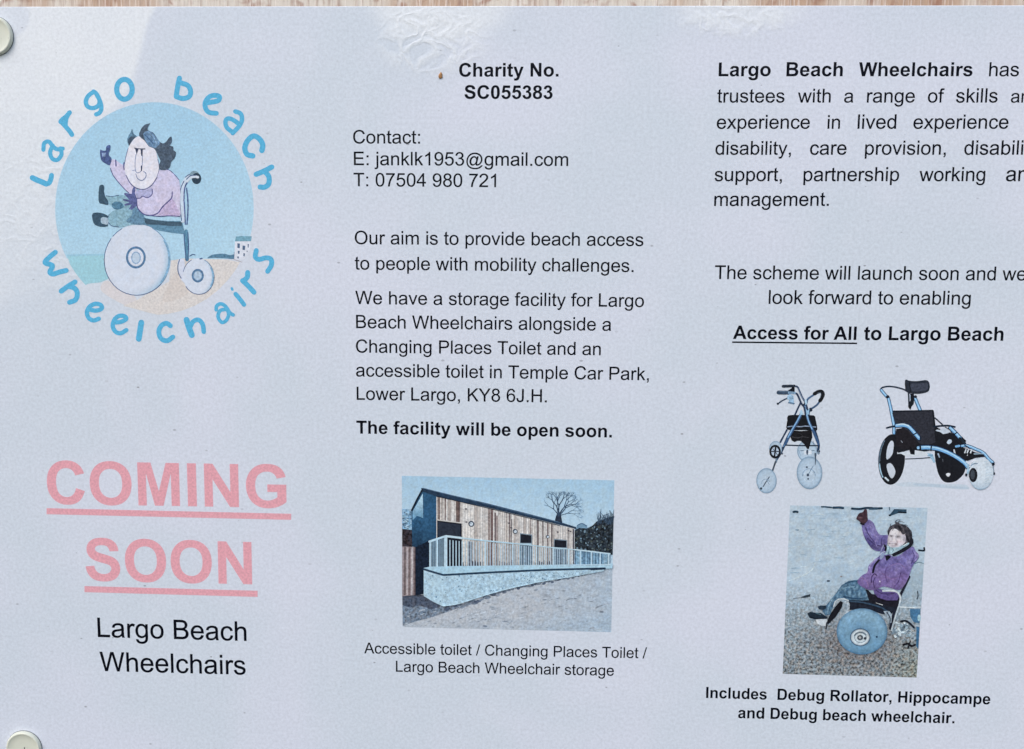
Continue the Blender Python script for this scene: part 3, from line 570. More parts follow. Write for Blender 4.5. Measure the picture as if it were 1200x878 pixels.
    rim = [i for i in range(W1)]+[j*W1+nx for j in range(1, ny+1)]+[ny*W1+i for i in range(nx-1, -1, -1)]+[j*W1 for j in range(ny-1, 0, -1)]
    b0 = len(vs_)
    for q in rim: vs_.append((vs_[q][0], 0.0032, vs_[q][2])); cs += [0.2, 0, 0, 1]
    for i in range(len(rim)):
        n = (i+1) % len(rim); fs.append((rim[i], rim[n], b0+n, b0+i))
    fs.append(tuple(b0+i for i in range(len(rim)))[::-1])
    me = bpy.data.meshes.new('sheet'); me.from_pydata(vs_, [], fs)
    ca = me.color_attributes.new('glare', 'FLOAT_COLOR', 'POINT'); ca.data.foreach_set('color', cs)
    me.materials.append(mt); me.update()
    link('sheet', me, notice)
PAPER_A, PAPER_B, PAPER_C, PAPER_GLARE = C(207, 215, 227), C(200, 212, 222), C(212, 220, 230), C(222, 232, 243)  # last tone is the painted glare
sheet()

# ------------------------------------------------------------------ the notice: writing
PINK = C(218, 161, 171); PINKL = C(217, 162, 172)
a = Art(); text(a, 'COMING', True, 56.0, 590.2, 335.9, 595.2, PINK); text(a, 'SOON', True, 101.0, 680.0, 295.6, 684.7, PINK)
heading = a.build('heading', notice)
a = Art(layer=9); a.p([(54.6, 595.6), (341.2, 602.2), (341.2, 609.3), (54.6, 602.7)], PINKL, 0.12)
a.p([(99, 686.9), (301.9, 692.4), (301.9, 699.6), (99, 694)], PINKL, 0.12); a.build('underline', heading)
a = Art(); text(a, 'Largo Beach', False, 114.7, 746.5, 289, 751.2); text(a, 'Wheelchairs', False, 117.3, 786.3, 288, 790.7)
a.build('subheading', notice)
a = Art(); text(a, 'Charity No.', True, 538, 90, 654.5, 89.8); text(a, 'SC055383', True, 544.3, 115.9, 647.5, 116.1)
a.build('charity_number', notice)
a = Art(); text(a, 'Contact:', False, 413.8, 168.2, 492.3, 168.4)
text(a, 'E: janklk1953@gmail.com', False, 414.7, 193.6, 665.8, 194.6); text(a, 'T: 07504 980 721', False, 414.3, 218.3, 581.3, 219.4)
a.build('contact_details', notice)
a = Art()
for ln in (('Our aim is to provide beach access', 415.7, 286.2, 753.9, 288.5), ('to people with mobility challenges.', 415.8, 316, 742.5, 318.9)): text(a, ln[0], False, *ln[1:])
a.build('paragraph', notice)
a = Art()
for ln in (('We have a storage facility for Largo', 416.4, 356.4, 754.6, 359.9), ('Beach Wheelchairs alongside a', 417.3, 384.6, 716.2, 387.7),
           ('Changing Places Toilet and an', 417.1, 413.2, 704, 416.4), ('accessible toilet in Temple Car Park,', 417.2, 441.2, 760.4, 445.7),
           ('Lower Largo, KY8 6J.H.', 418, 468.6, 640.8, 471.6)): text(a, ln[0], False, *ln[1:])
a.build('paragraph', notice)
a = Art(); text(a, 'The facility will be open soon.', True, 417.6, 508.2, 717, 512.8); a.build('notice_line', notice)
a = Art(); text(a, 'Accessible toilet / Changing Places Toilet /', False, 426.8, 765.7, 758, 771.6)
text(a, 'Largo Beach Wheelchair storage', False, 464, 787.2, 719.4, 792.0); a.build('caption', notice)
a = Art(); text(a, 'Includes', True, 827.3, 818, 898.4, 820.0); text(a, 'Debug Rollator, Hippocampe', True, 911, 820.3, 1160.2, 825.6)
text(a, 'and Debug beach wheelchair.', True, 864.8, 841.6, 1118.4, 847.8); a.build('caption', notice)
a = Art()
for words in ((89.5, (('Largo', 842, 903, 1), ('Beach', 921.4, 987.4, 1), ('Wheelchairs', 1006.1, 1139.4, 1), ('has', 1158.8, 1193.8, 0))),
              (120.3, (('trustees', 840.3, 919.2, 0), ('with', 934.7, 973.3, 0), ('a', 989, 999.8, 0), ('range', 1015.7, 1071.8, 0), ('of', 1087, 1106.2, 0), ('skills', 1120, 1168.8, 0), ('and', 1184.3, 1217.5, 0))),
              (151, (('experience', 839.7, 948.8, 0), ('in', 969.6, 984.2, 0), ('lived', 1004.8, 1050, 0), ('experience', 1070, 1181.4, 0), ('of', 1201.5, 1219, 0))),
              (181.4, (('disability,', 838.2, 926.8, 0), ('care', 949, 991.8, 0), ('provision,', 1013.4, 1108.2, 0), ('disability', 1129.6, 1218, 0))),
              (212.4, (('support,', 837.2, 916.2, 0), ('partnership', 941.4, 1053.4, 0), ('working', 1077, 1154.2, 0), ('and', 1178.6, 1217, 0))),
              (241.4, (('management.', 836.8, 971.2, 0),))):
    for w in words[1]: text(a, w[0], bool(w[3]), w[1], words[0], w[2], words[0]-0.1)
a.build('paragraph', notice)
a = Art(); text(a, 'The scheme will launch soon and we', False, 837.4, 327.1, 1202.2, 328.8)
text(a, 'look forward to enabling', False, 900.6, 356.2, 1137.2, 357.3); a.build('paragraph', notice)
a = Art(); text(a, 'Access for All', True, 858.9, 397.3, 1003.4, 398.5); text(a, 'to Largo Beach', True, 1012.2, 398.6, 1175.6, 399.5)
access = a.build('slogan', notice)
a = Art(layer=9); a.p([(858, 400.2), (1004.4, 401.6), (1004.4, 403.4), (858, 402)], INK); a.build('underline', access)

# ------------------------------------------------------------------ the notice: round logo
BLUE = C(88, 176, 214); SKYB = C(164, 207, 231); LINE = C(66, 92, 132); WASH = C(206, 216, 231)
def logo():
    global TONE
    TONE = (0.85, (0.985, 1.0, 1.0))
    a = Art()
    E = lambda deg: (181+116.3*math.cos(math.radians(deg)), 244.5-124.6*math.sin(math.radians(deg)))
    def skyc(u, v): return mix(C(160, 205, 231), C(172, 212, 233), (v-120)/190 + 0.15*math.sin(u*0.05))
    top = [E(d) for d in range(-28, 209, 4)]
    rows = []
    # sky as horizontal bands so that the wash can change down the disc
    a.tex, a.tint, a.tsp = 0.05, 0.02, 3.0
    a.p(top+[(128, 303), (200, 305), (246, 304), (284, 303)], skyc, 0.10)
    sea = [E(d) for d in (207, 212, 217, 222, 226)]
    a.p([(78.5, 299)]+sea[1:]+[(104, 332.5), (118, 331), (127, 327), (126, 310), (124, 298)], C(152, 206, 220), 0.10)
    a.p([(78, 298.4), (124, 297.4), (124, 299.5), (78.5, 300.5)], C(148, 200, 222), 0.1)
    sandR = [E(d) for d in (-30, -36, -42, -50, -58, -66, -74, -82, -88)]
    a.p([(124, 329), (140, 336), (160, 350), (150, 358), (135, 352), (118, 340)], C(214, 210, 212), 0.08, 4)
    a.p([(200.5, 305.5), (214, 303), (247, 303.6), (266, 304.5), (284, 308)]+sandR+[(176, 367), (160, 362.5), (144, 358.5), (160, 352), (198, 330)], C(215, 210, 206), 0.14)
    a.p([(205, 320), (216, 316), (222, 340), (210, 350), (190, 352)], C(211, 203, 197), 0.12, 4)
    disc = a.build('logo', notice)
    # lettering round the disc
    b = Art(layer=20).at(30, 80, 5.853)
    for st in (([[(47, 752), (75, 766), (110, 780), (142, 794)], ([(142, 794), (160, 788), (172, 765), (178, 735)], 34)], 38),
               ([[(122, 560), (128, 515), (160, 504), (186, 535), (215, 556), (255, 552)], [(186, 530), (168, 580), (185, 622), (220, 628), (246, 592), (240, 550)]], 29),
               ([[(302, 304), (280, 330), (252, 352), (240, 368)], ([(243, 366), (270, 395), (300, 430), (318, 456)], 33), ([(298, 310), (280, 350), (276, 396)], 26)], 32),
               ([[(466, 162), (430, 190), (413, 228), (425, 262), (460, 274), (498, 258), (507, 220), (485, 175), (466, 160)], [(488, 182), (512, 230), (520, 275), (508, 305), (484, 317)]], 30)):
        b.ls(st[0], st[1], BLUE, 0.12)
    b.ring(678, 145, 53, 68, 36, BLUE, 0.12)
    b.at(190, 80, 5.853)
    for st in (([[(119, 68), (108, 120), (97, 190)], [(97, 195), (140, 208), (185, 195), (195, 155), (175, 118), (125, 100)]], 35),
               ([[(305, 238), (345, 232), (386, 222), (393, 195), (360, 186), (322, 198), (296, 235), (298, 275), (322, 303), (372, 310)]], 34),
               ([[(502, 297), (538, 312), (548, 352), (530, 395), (484, 446)], [(484, 440), (445, 408), (434, 370), (448, 346), (482, 352), (520, 378)]], 31),
               ([[(684, 565), (690, 525), (668, 486), (628, 465), (588, 495), (567, 545), (582, 590), (622, 602)]], 37),
               ([[(645, 728), (700, 705), (752, 678)], [(702, 706), (732, 745), (730, 795), (702, 816), (672, 815)]], 36)):
        b.ls(st[0], st[1], BLUE, 0.12)
    b.at(40, 280, 6.753)
    for st in (([[(168, 106), (125, 142), (86, 188), (145, 212), (124, 262), (150, 278), (205, 262), (254, 250)]], 40),
               ([[(214, 414), (270, 374), (324, 341)], [(276, 376), (322, 392), (342, 432), (328, 482), (280, 502)]], 40),
               ([[(440, 560), (490, 568), (534, 552), (528, 524), (485, 514), (440, 536), (418, 580), (432, 626), (470, 646), (512, 632)]], 35),
               ([[(640, 662), (690, 656), (728, 634), (715, 612), (672, 610), (636, 640), (622, 690), (644, 734), (685, 747), (730, 722)]], 35),
               ([[(848, 662), (838, 730), (828, 792)]], 46)):
        b.ls(st[0], st[1], BLUE, 0.12)
    b.at(180, 270, 6.273)
    for st in (([[(124, 702), (95, 683), (58, 700), (38, 745), (55, 795), (100, 812), (142, 784)]], 36),
               ([([(242, 658), (262, 720), (281, 770)], 44), [(268, 712), (292, 670), (330, 658), (360, 690), (369, 746)]], 34),
               ([[(460, 585), (464, 556), (494, 540), (530, 560), (560, 605), (585, 622)], [(540, 580), (490, 590), (474, 635), (500, 676), (532, 664), (552, 620), (540, 580)]], 27),
               ([[(603, 468), (636, 508), (665, 546)]], 33), ([([(575, 426), (579, 436)], 18)], 18),
               ([[(692, 310), (688, 345), (664, 368)], [(654, 370), (695, 408), (738, 455)]], 37),
               ([[(755, 148), (748, 195), (775, 214), (825, 202), (862, 212), (866, 255), (838, 302)]], 36)):
        b.ls(st[0], st[1], BLUE, 0.12)
    b.build('lettering', disc)
    # far shore
    c = Art(layer=20).at(180, 270, 6.273); c.tex, c.tsp = 0.14, 1.2
    c.p([(396, 205), (425, 182), (470, 174), (520, 172), (560, 182), (594, 178), (590, 210), (520, 206), (450, 203)], C(84, 130, 160), 0.3, 4)
    c.p([(598, 76), (716, 78), (706, 150), (690, 185), (660, 217), (592, 214), (596, 150)], C(216, 222, 234), 0.06)
    c.p([(606, 46), (640, 42), (722, 44), (716, 80), (598, 82)], C(112, 166, 188), 0.25)
    for x, y, w, h in ((616, 96, 20, 36), (654, 112, 20, 34), (692, 100, 9, 28), (620, 150, 14, 24), (660, 168, 12, 24), (616, 192, 12, 16), (684, 150, 8, 10)):
        c.p([(x, y), (x+w, y+2), (x+w-3, y+h), (x, y+h-3)], C(72, 98, 132), 0.3)
    c.l([(592, 160), (591, 214)], 3, LINE); c.l([(592, 214), (650, 234)], 4, C(170, 160, 165))
    c.build('shore_house', disc)
    # wheelchair
    w = Art(layer=24).at(100, 220, 5.486); w.lw = 1.5; w.tex, w.tint, w.tsp = 0.07, 0.03, 2.0
    w.p([(365, 190), (440, 206), (530, 214), (622, 214), (630, 250), (640, 300), (560, 292), (470, 276), (400, 256), (362, 236)], C(92, 140, 170), 0.25)
    w.p([(372, 196), (440, 208), (530, 218), (622, 222), (620, 246), (540, 246), (450, 238), (390, 236)], C(64, 92, 112), 0.3)
    w.l([(648, 280), (652, 370), (654, 462)], 24, C(84, 138, 170), 0.3); w.l([(660, 290), (664, 380), (660, 460)], 4, LINE); w.l([(634, 296), (640, 380), (648, 465)], 4, LINE)
    w.p([(596, 470), (630, 460), (640, 500), (630, 560), (650, 620), (615, 590), (598, 540)], WASH, 0.06, 4)
    w.l([(606, 462), (596, 500), (598, 545), (616, 582)], 4, LINE, 0.3)
    tyre = lambda r, q: mix(C(207, 217, 232), C(140, 186, 215), max(0, (r-0.80)/0.2)*max(0, math.cos(q-0.25))**1.5*1.0)
    w.disc(334, 464, 212, 228, tyre, 0.06, 14, 56, 0, 0.12)
    w.ring(334, 464, 212, 228, 3.2, LINE, 0.3, 20, 210, 0.12); w.ring(334, 464, 211, 227, 3, C(104, 150, 190), 0.3, -70, 22, 0.12); w.ring(334, 464, 212, 228, 3, LINE, 0.5, 215, 235, 0.12)
    w.ring(538-200, 464, 202, 222, 9, C(124, 172, 206), 0.3, -40, 35, 0.12)
    w.disc(326, 448, 62, 70, lambda r, q: mix(WASH, C(88, 134, 176), max(0, (r-0.78)/0.1)), 0.15, 10, 40); w.ring(325, 449, 57, 64, 9, C(78, 122, 164), 0.35)
    w.ring(327, 449, 42, 50, 6, C(214, 222, 234), 0.1); w.ring(326, 451, 27, 36, 5, C(132, 168, 202), 0.2); w.disc(326, 451, 24, 33, lambda r, q: C(186, 206, 226), 0.08, 3, 24)
    w.disc(728, 570, 100, 116, tyre, 0.06, 12, 44, 0, -0.1)
    w.ring(728, 570, 100, 116, 3, LINE, 0.3, 0, 150, -0.1); w.ring(728, 570, 99, 115, 3, C(96, 136, 176), 0.3, -60, 0, -0.1); w.ring(728, 570, 100, 116, 2.5, LINE, 0.5, 200, 250, -0.1)
    w.ring(728, 570, 94, 110, 7, C(124, 172, 206), 0.3, -25, 40, -0.1)
    w.disc(723, 566, 38, 42, lambda r, q: mix(C(176, 200, 222), C(88, 130, 170), (r-0.6)/0.2), 0.2, 8, 30); w.ring(723, 566, 33, 38, 8, C(78, 120, 160), 0.3)
    w.l([(672, 440), (690, 430), (705, 432)], 4, LINE); w.l([(738, 458), (750, 455)], 6, LINE)
    # back tube and push handle
    w.at(100, 140, 7.317)
    w.l([(868, 512), (838, 560), (826, 640), (828, 740), (836, 870)], 34, C(196, 214, 232), 0.06); w.l([(846, 530), (820, 590), (810, 680), (816, 780), (826, 868)], 5, LINE, 0.3)
    w.l([(880, 530), (852, 590), (846, 680), (852, 780), (858, 900)], 6, C(72, 84, 150), 0.4); w.l([(868, 590), (878, 680), (880, 780), (872, 900)], 7, C(72, 96, 150), 0.5)
    w.l([(862, 505), (890, 488), (920, 486)], 22, C(200, 216, 232)); w.l([(858, 496), (890, 474), (918, 474)], 5, LINE, 0.3)
    w.at(190, 80, 5.853)
    w.e(222, 735, 34, 30, C(122, 152, 168), 0.3); w.e(236, 757, 32, 38, C(44, 66, 84), 0.25); w.l([(172, 776), (198, 750), (226, 744), (246, 748)], 17, C(204, 218, 232)); w.l([(168, 762), (195, 738), (232, 735)], 4, LINE)
    w.build('drawn_wheelchair', disc)
    # seated figure
    f = Art(layer=70).at(100, 140, 7.317); f.lw = 1.35; f.tex, f.tint, f.tsp = 0.16, 0.05, 1.3
    JEAN = C(134, 178, 196); BOOT = C(58, 88, 110); LILAC = C(202, 197, 226)
    f.p([(175, 655), (225, 660), (285, 648), (345, 655), (392, 690), (402, 745), (330, 768), (255, 766), (205, 725)], JEAN, 0.25, 4)
    f.p([(228, 728), (262, 705), (312, 716), (330, 752), (282, 774), (242, 764)], C(76, 124, 154), 0.4, 4)
    f.p([(205, 815), (250, 780), (330, 765), (420, 740), (470, 790), (505, 830), (500, 900), (400, 905), (300, 925), (225, 912), (192, 862)], JEAN, 0.25, 4)
    f.p([(410, 745), (470, 790), (505, 830), (500, 900), (420, 900), (350, 872), (400, 820)], C(98, 142, 172), 0.35, 4)
    f.l([(178, 655), (230, 661), (288, 650)], 4, LINE, 0.3); f.l([(205, 815), (192, 862), (222, 910), (290, 924)], 4, LINE, 0.3)
    f.p([(122, 572), (148, 560), (162, 578), (160, 620), (172, 662), (196, 700), (194, 734), (150, 724), (118, 712), (114, 640)], BOOT, 0.3, 3)
    f.p([(64, 806), (126, 800), (188, 822), (196, 846), (160, 836), (134, 846), (134, 880), (150, 896), (192, 900), (186, 918), (130, 920), (82, 902), (62, 858)], BOOT, 0.3, 3)
    f.p([(136, 846), (192, 846), (194, 900), (146, 890)], C(160, 184, 202), 0.15, 3)
    # jumper: far arm, body
    f.p([(212, 398), (222, 350), (252, 344), (300, 376), (336, 398), (350, 460), (392, 540), (440, 592), (430, 660), (372, 634), (322, 586), (268, 520), (232, 470)], LILAC, 0.12, 4)
    f.p([(612, 450), (640, 436), (700, 430), (756, 466), (802, 515), (816, 620), (812, 740), (812, 832), (700, 826), (560, 828), (500, 816), (452, 770), (440, 700), (432, 640), (470, 600), (540, 590), (590, 540)], LILAC, 0.12, 3)
    f.p([(440, 612), (520, 606), (574, 590), (578, 640), (552, 668), (500, 660), (462, 680), (440, 660)], C(170, 172, 212), 0.2, 3)
    f.p([(640, 770), (690, 720), (745, 680), (790, 760), (805, 826), (640, 822)], C(188, 172, 208), 0.2, 3)
    for pts, ww in (([(446, 676), (470, 676), (494, 658), (520, 670), (548, 666), (574, 640), (574, 600)], 6), ([(440, 690), (450, 760), (500, 812), (560, 822), (620, 805), (668, 745), (716, 700), (742, 670), (746, 622)], 7),
                    ([(560, 824), (640, 832), (720, 826), (812, 832)], 5), ([(216, 420), (240, 480), (290, 545), (340, 600), (372, 630)], 5), ([(262, 350), (264, 400)], 8), ([(332, 372), (330, 400), (334, 430)], 7),
                    ([(650, 434), (712, 432), (762, 470), (804, 518)], 4), ([(350, 480), (386, 545), (412, 572)], 6)):
        f.l(pts, ww, C(78, 80, 140), 0.35)
    f.p([(398, 640), (402, 606), (416, 578), (430, 590), (428, 640), (446, 682), (438, 745), (400, 775), (372, 770), (400, 730), (340, 742), (335, 728), (380, 712), (322, 694), (326, 682), (380, 690), (332, 640), (340, 630)], C(86, 96, 150), 0.35)
    f.p([(128, 262), (152, 268), (176, 266), (180, 236), (198, 220), (216, 226), (212, 262), (200, 300), (226, 340), (212, 392), (176, 380), (142, 356), (130, 318)], C(72, 92, 144), 0.35, 3)
    f.p([(142, 290), (176, 284), (172, 320), (146, 318)], C(132, 158, 196), 0.3)
    # head
    f.p([(374, 226), (360, 180), (372, 140), (386, 118), (396, 96), (402, 82), (410, 112), (428, 134), (448, 150), (414, 176), (388, 212)], C(92, 132, 160), 0.45, 3); f.p([(376, 222), (366, 182), (380, 158), (404, 146), (432, 152), (408, 178), (388, 210)], C(62, 82, 104), 0.4, 3)
    f.p([(464, 146), (500, 172), (545, 226), (600, 262), (622, 340), (634, 420), (614, 496), (572, 560), (510, 596), (440, 588), (386, 545), (350, 480), (338, 412), (346, 330), (368, 248), (404, 186), (436, 154)], C(222, 222, 233), 0.06, 4)
    for pts, ww in (([(350, 480), (386, 546), (440, 590), (510, 599), (572, 562), (616, 496)], 6), ([(368, 250), (348, 325), (339, 380)], 4), ([(622, 340), (634, 420), (616, 490)], 3)):
        f.l(pts, ww, C(86, 92, 140), 0.4)
    f.p([(462, 142), (472, 98), (490, 66), (514, 44), (540, 38), (558, 34), (540, 58), (536, 92), (580, 112), (606, 146), (632, 186), (664, 206), (692, 194), (710, 168), (738, 146), (742, 196), (722, 226), (752, 232), (756, 264), (778, 282), (766, 332), (736, 364), (726, 408), (690, 436), (642, 430), (632, 390), (646, 358), (628, 318), (604, 268), (584, 246), (546, 232), (508, 182)], C(74, 92, 112), 0.4, 2)
    f.p([(500, 120), (540, 100), (580, 118), (610, 160), (640, 200), (610, 240), (580, 240), (546, 226), (512, 176)], C(104, 142, 180), 0.4, 3)
    f.l([(510, 130), (545, 165), (580, 205)], 8, C(70, 104, 146), 0.4); f.l([(548, 112), (590, 160), (615, 210)], 6, C(134, 170, 202), 0.4)
    DK = C(50, 62, 92)
    f.l([(424, 246), (450, 252), (512, 254)], 6, DK); f.p([(428, 248), (456, 256), (442, 304)], DK); f.p([(474, 258), (494, 258), (492, 316), (480, 312)], DK)
    f.l([(436, 300), (428, 360), (430, 430), (444, 458), (470, 452), (484, 432), (490, 370), (490, 310)], 4, C(104, 124, 166), 0.3); f.l([(482, 400), (482, 438)], 7, DK)
    f.l([(434, 466), (448, 505), (486, 524), (518, 498), (520, 462), (500, 446)], 5, C(104, 122, 164), 0.3)
    f.l([(404, 440), (432, 434)], 4, C(140, 150, 190))
    f.build('drawn_figure', disc)
logo()

# ------------------------------------------------------------------ the notice: picture of the building
def building_picture():
    global TONE
    TONE = (0.76, (0.945, 0.99, 1.01))
    rnd = random.Random(11)
    Q = [(48, 34), (1141, 57), (1125, 838), (52, 812)]
    def Lx(s, t): # picture fraction -> view
        return [(Q[0][k]*(1-s)+Q[1][k]*s)*(1-t)+(Q[3][k]*(1-s)+Q[2][k]*s)*t for k in (0, 1)]
    blob = [(rnd.random(), rnd.random(), rnd.uniform(.05, .2), rnd.uniform(-1, 1)) for _ in range(60)]
    def cloud(s, t): return sum(w*math.exp(-((s-a)**2+(t-b)**2)/(r*r)) for a, b, r, w in blob)
    a = Art(layer=5).at(460, 550, 4.389); a.tex, a.tint, a.tsp = 0.16, 0.05, 1.6
    def bgc(s, t):
        if t < 0.55:
            c = mix(C(164, 200, 222), C(184, 212, 228), t/0.34+0.10*cloud(s, t)-0.12*abs(s-0.35))
        else:
            c = mix(C(188, 188, 192), C(166, 188, 206), max(0, s*1.2-0.55)+max(0, (t-0.85)*2)+0.12*cloud(s, t))
            c = mix(c, C(120, 130, 146), max(0, 0.5*perlin((s*14, t*46-s*16, 2.0))+0.35*perlin((s*40, t*90, 7.0))))
            c = mix(c, C(206, 208, 212), max(0, 0.5*perlin((s*12+5, t*52-s*18, 4.0))))
            c = mix(c, C(196, 200, 206), 0.35*max(0, 1-abs(t-0.84)*7)*(1-s))
        return c
    a.tex = 0.10; a.quad(Q, 150, 110, bgc, lambda s, t: 0.09 if t < 0.52 else 0.18, 0)
    pic = a.build('building_picture', notice)
    # gravel
    g = Art(layer=8).at(460, 550, 4.389); g.tex, g.tint, g.tsp = 0.16, 0.05, 1.6
    gc = lambda u, v: mix(C(88, 98, 118), C(150, 162, 176), (v-700)/30+rnd.uniform(-.3, .3))
    g.p([(50, 650), (120, 640), (160, 648), (210, 680), (262, 702), (330, 698), (345, 712), (280, 735), (230, 752), (180, 768), (120, 782), (70, 800), (52, 806)], C(118, 130, 146), 0.55, 0, 1)
    g.p([(50, 650), (120, 640), (160, 648), (210, 680), (250, 704), (200, 722), (140, 700), (90, 712), (51, 700)], C(78, 86, 104), 0.5, 0, 1)
    g.scatter(40)
    for i in range(52):
        s = i/51; x = 262+s*(1085-262)
        y = interp([(262, 708), (345, 694), (430, 666), (520, 636), (610, 612), (700, 594), (800, 575), (900, 557), (1000, 537), (1090, 520)], x)
        r = 13*(1-s)+4
        g.e(x+rnd.uniform(-6, 6), y+rnd.uniform(0, r*1.3), r*rnd.uniform(.7, 1.6), r*rnd.uniform(.35, .8), mix(C(70, 80, 102), C(128, 138, 154), rnd.random()), 0.4, rnd.uniform(-.4, .1), 9, 1)
    for i in range(110):
        x = rnd.uniform(70, 1110); lo = interp([(52, 700), (262, 730), (430, 690), (700, 620), (1090, 545)], x); y = rnd.uniform(lo, 812+0.02*x)
        w = rnd.uniform(3, 15); dk = rnd.random()
        g.e(x, y, w, w*rnd.uniform(.16, .4), mix(C(108, 120, 138), C(198, 204, 210), dk), 0.3, rnd.uniform(-.5, .1), 8)
    g.scatter()
    for k in range(26):
        x = rnd.uniform(300, 1060); y = rnd.uniform(700, 800)-0.08*(x-300); ln = rnd.uniform(20, 70)
        g.l([(x, y), (x+ln*.5, y-ln*.13+rnd.uniform(-4, 4)), (x+ln, y-ln*.3)], rnd.uniform(2, 5), rnd.choice([C(134, 144, 160), C(150, 158, 170), C(206, 208, 212)]), 0.5, 4, 1)
    g.build('gravel_yard', pic)
    # bare tree and hedge
    h = Art(layer=70).at(460, 550, 4.389); h.tex, h.tint, h.tsp = 0.16, 0.05, 1.6
    TR = C(48, 70, 96)
    h.p([(832, 275), (840, 245), (848, 222), (866, 222), (868, 248), (874, 280)], C(40, 52, 72), 0.4)
    br = []
    def grow(x, y, ang, ln, w, dep):
        n = 3; pts = [(x, y)]
        for i in range(n):
            ang += rnd.uniform(-.16, .16); x += math.cos(ang)*ln/n; y -= math.sin(ang)*ln/n; pts.append((x, y))
        if y < 112 or x < 778 or x > 1000: return
        h.l(pts, w, mix(TR, C(112, 150, 182), max(0, min(0.8, (2.4-w)/2.2))), 0.3, 0, w*0.65)
        if dep > 0:
            for d in ([-.5, .35] if dep > 2 else [-.55, .1, .5]):
                grow(x, y, ang+d+rnd.uniform(-.18, .18), ln*rnd.uniform(.62, .82), w*0.62, dep-1)
    h.scatter(26)
    for ang, ln, w in ((2.2, 42, 5.5), (1.85, 48, 7), (1.5, 52, 8), (1.15, 54, 7), (0.75, 52, 6), (0.35, 48, 4)):
        grow(854, 238, ang, ln, w, 4)
    h.scatter()
    h.build('bare_tree', pic)
    h = Art(layer=100).at(460, 550, 4.389); h.tex, h.tint, h.tsp = 0.16, 0.05, 1.6
    h.p([(944, 306), (952, 284), (972, 276), (998, 288), (1004, 304)], C(108, 148, 176), 0.2); h.l([(948, 292), (972, 278), (998, 290)], 4, C(66, 100, 134))
    h.p([(934, 314), (960, 302), (1000, 304), (1030, 288), (1050, 268), (1072, 262), (1100, 250), (1137, 240), (1132, 440), (1020, 425), (934, 418)], C(42, 52, 62), 0.75, 0, 1)
    h.scatter(30)
    for i in range(150):
        x = rnd.uniform(938, 1130); y = rnd.uniform(interp([(934, 318), (1030, 300), (1137, 262)], x), 418)
        h.e(x, y, rnd.uniform(2, 8), rnd.uniform(2, 6), rnd.choice([C(26, 30, 34), C(34, 40, 42), C(64, 80, 90), C(92, 112, 116), C(74, 82, 76), C(110, 140, 158)]), 0.3, rnd.uniform(0, 3), 7)
    for i in range(26):
        x = rnd.uniform(1050, 1134); y = rnd.uniform(262, 285)
        h.l([(x, y), (x+rnd.uniform(-10, 16), y-rnd.uniform(15, 34)), (min(1138, x+rnd.uniform(-14, 24)), y-rnd.uniform(36, 62))], rnd.uniform(2, 5), C(52, 76, 100), 0.4, 0, 1.5)
    h.scatter()
    h.build('hedge', pic)
    # neighbour and fence
    n = Art(layer=157).at(460, 550, 4.389); n.tex, n.tint, n.tsp = 0.16, 0.05, 1.6
    n.p([(49, 204), (100, 207), (102, 312), (50, 306)], C(126, 168, 196), 0.4, 0, 1)
    n.scatter(20)
    for i in range(46):
        n.e(rnd.uniform(54, 96), rnd.uniform(210, 300), rnd.uniform(3, 7), rnd.uniform(2, 4), rnd.choice([C(176, 206, 222), C(70, 100, 130), C(150, 188, 210)]), 0.2, 0, 7)
    n.scatter()
    n.p([(50, 306), (102, 312), (102, 400), (50, 398)], C(54, 46, 52), 0.8, 0, 1)
    n.build('stone_cottage', pic)
    n = Art(layer=190).at(460, 550, 4.389); n.tex, n.tint, n.tsp = 0.16, 0.05, 1.6
    n.p([(50, 396), (120, 399), (119, 646), (50, 652)], C(158, 138, 140), 0.25)
    for x, w, c in ((60, 9, C(116, 98, 96)), (74, 5, C(186, 172, 170)), (84, 9, C(124, 104, 100)), (98, 8, C(196, 184, 182)), (110, 7, C(118, 100, 98)), (116, 4, C(88, 66, 70))):
        n.p([(x, 399), (x+w, 399), (x+w+rnd.uniform(-4, 4), 646), (x-2, 648)], c, 0.3)
    n.build('timber_fence', pic)
    # building: gable, cladding, roof, openings, lamps
    b = Art(layer=200).at(460, 550, 4.389); b.tex, b.tint, b.tsp = 0.16, 0.05, 1.6
    def gab(s, t): return mix(mix(C(40, 92, 132), C(34, 84, 124), s), C(16, 26, 44), max(0, (t-0.45)*1.6)+max(0, 0.12-s)*0.5)
    b.p([(98, 214), (155, 112), (160, 110), (160, 560), (118, 646), (118, 400), (102, 396)], lambda u, v: gab(0.3, (v-575)/75), 0.35)
    b.quad([(155, 106), (226, 128), (226, 505), (155, 505)], 8, 24, gab, 0.28)
    b.p([(118, 400), (160, 380), (196, 360), (196, 508), (164, 508), (160, 640), (119, 646)], C(20, 34, 54), 0.5)
    b.p([(104, 216), (156, 124), (158, 250), (126, 238), (104, 262)], lambda u, v: mix(C(176, 214, 232), C(110, 166, 200), (v-585)/18), 0.2)
    body = b.build('gable', pic)
    w = Art(layer=208).at(460, 550, 4.389); w.tex, w.tint, w.tsp = 0.16, 0.05, 1.6
    def wood(s, t): return mix(C(224, 214, 204), C(206, 210, 216), s*0.8+(0.25 if t > 0.7 else 0)+0.1*math.sin(s*37))
    w.quad([(226, 128), (937, 304), (935, 498), (226, 502)], 60, 12, wood, 0.16)
    top = lambda x: 132+(x-226)*0.2475; bot = lambda x: 501-(x-226)*0.004
    w.scatter(20)
    x = 230
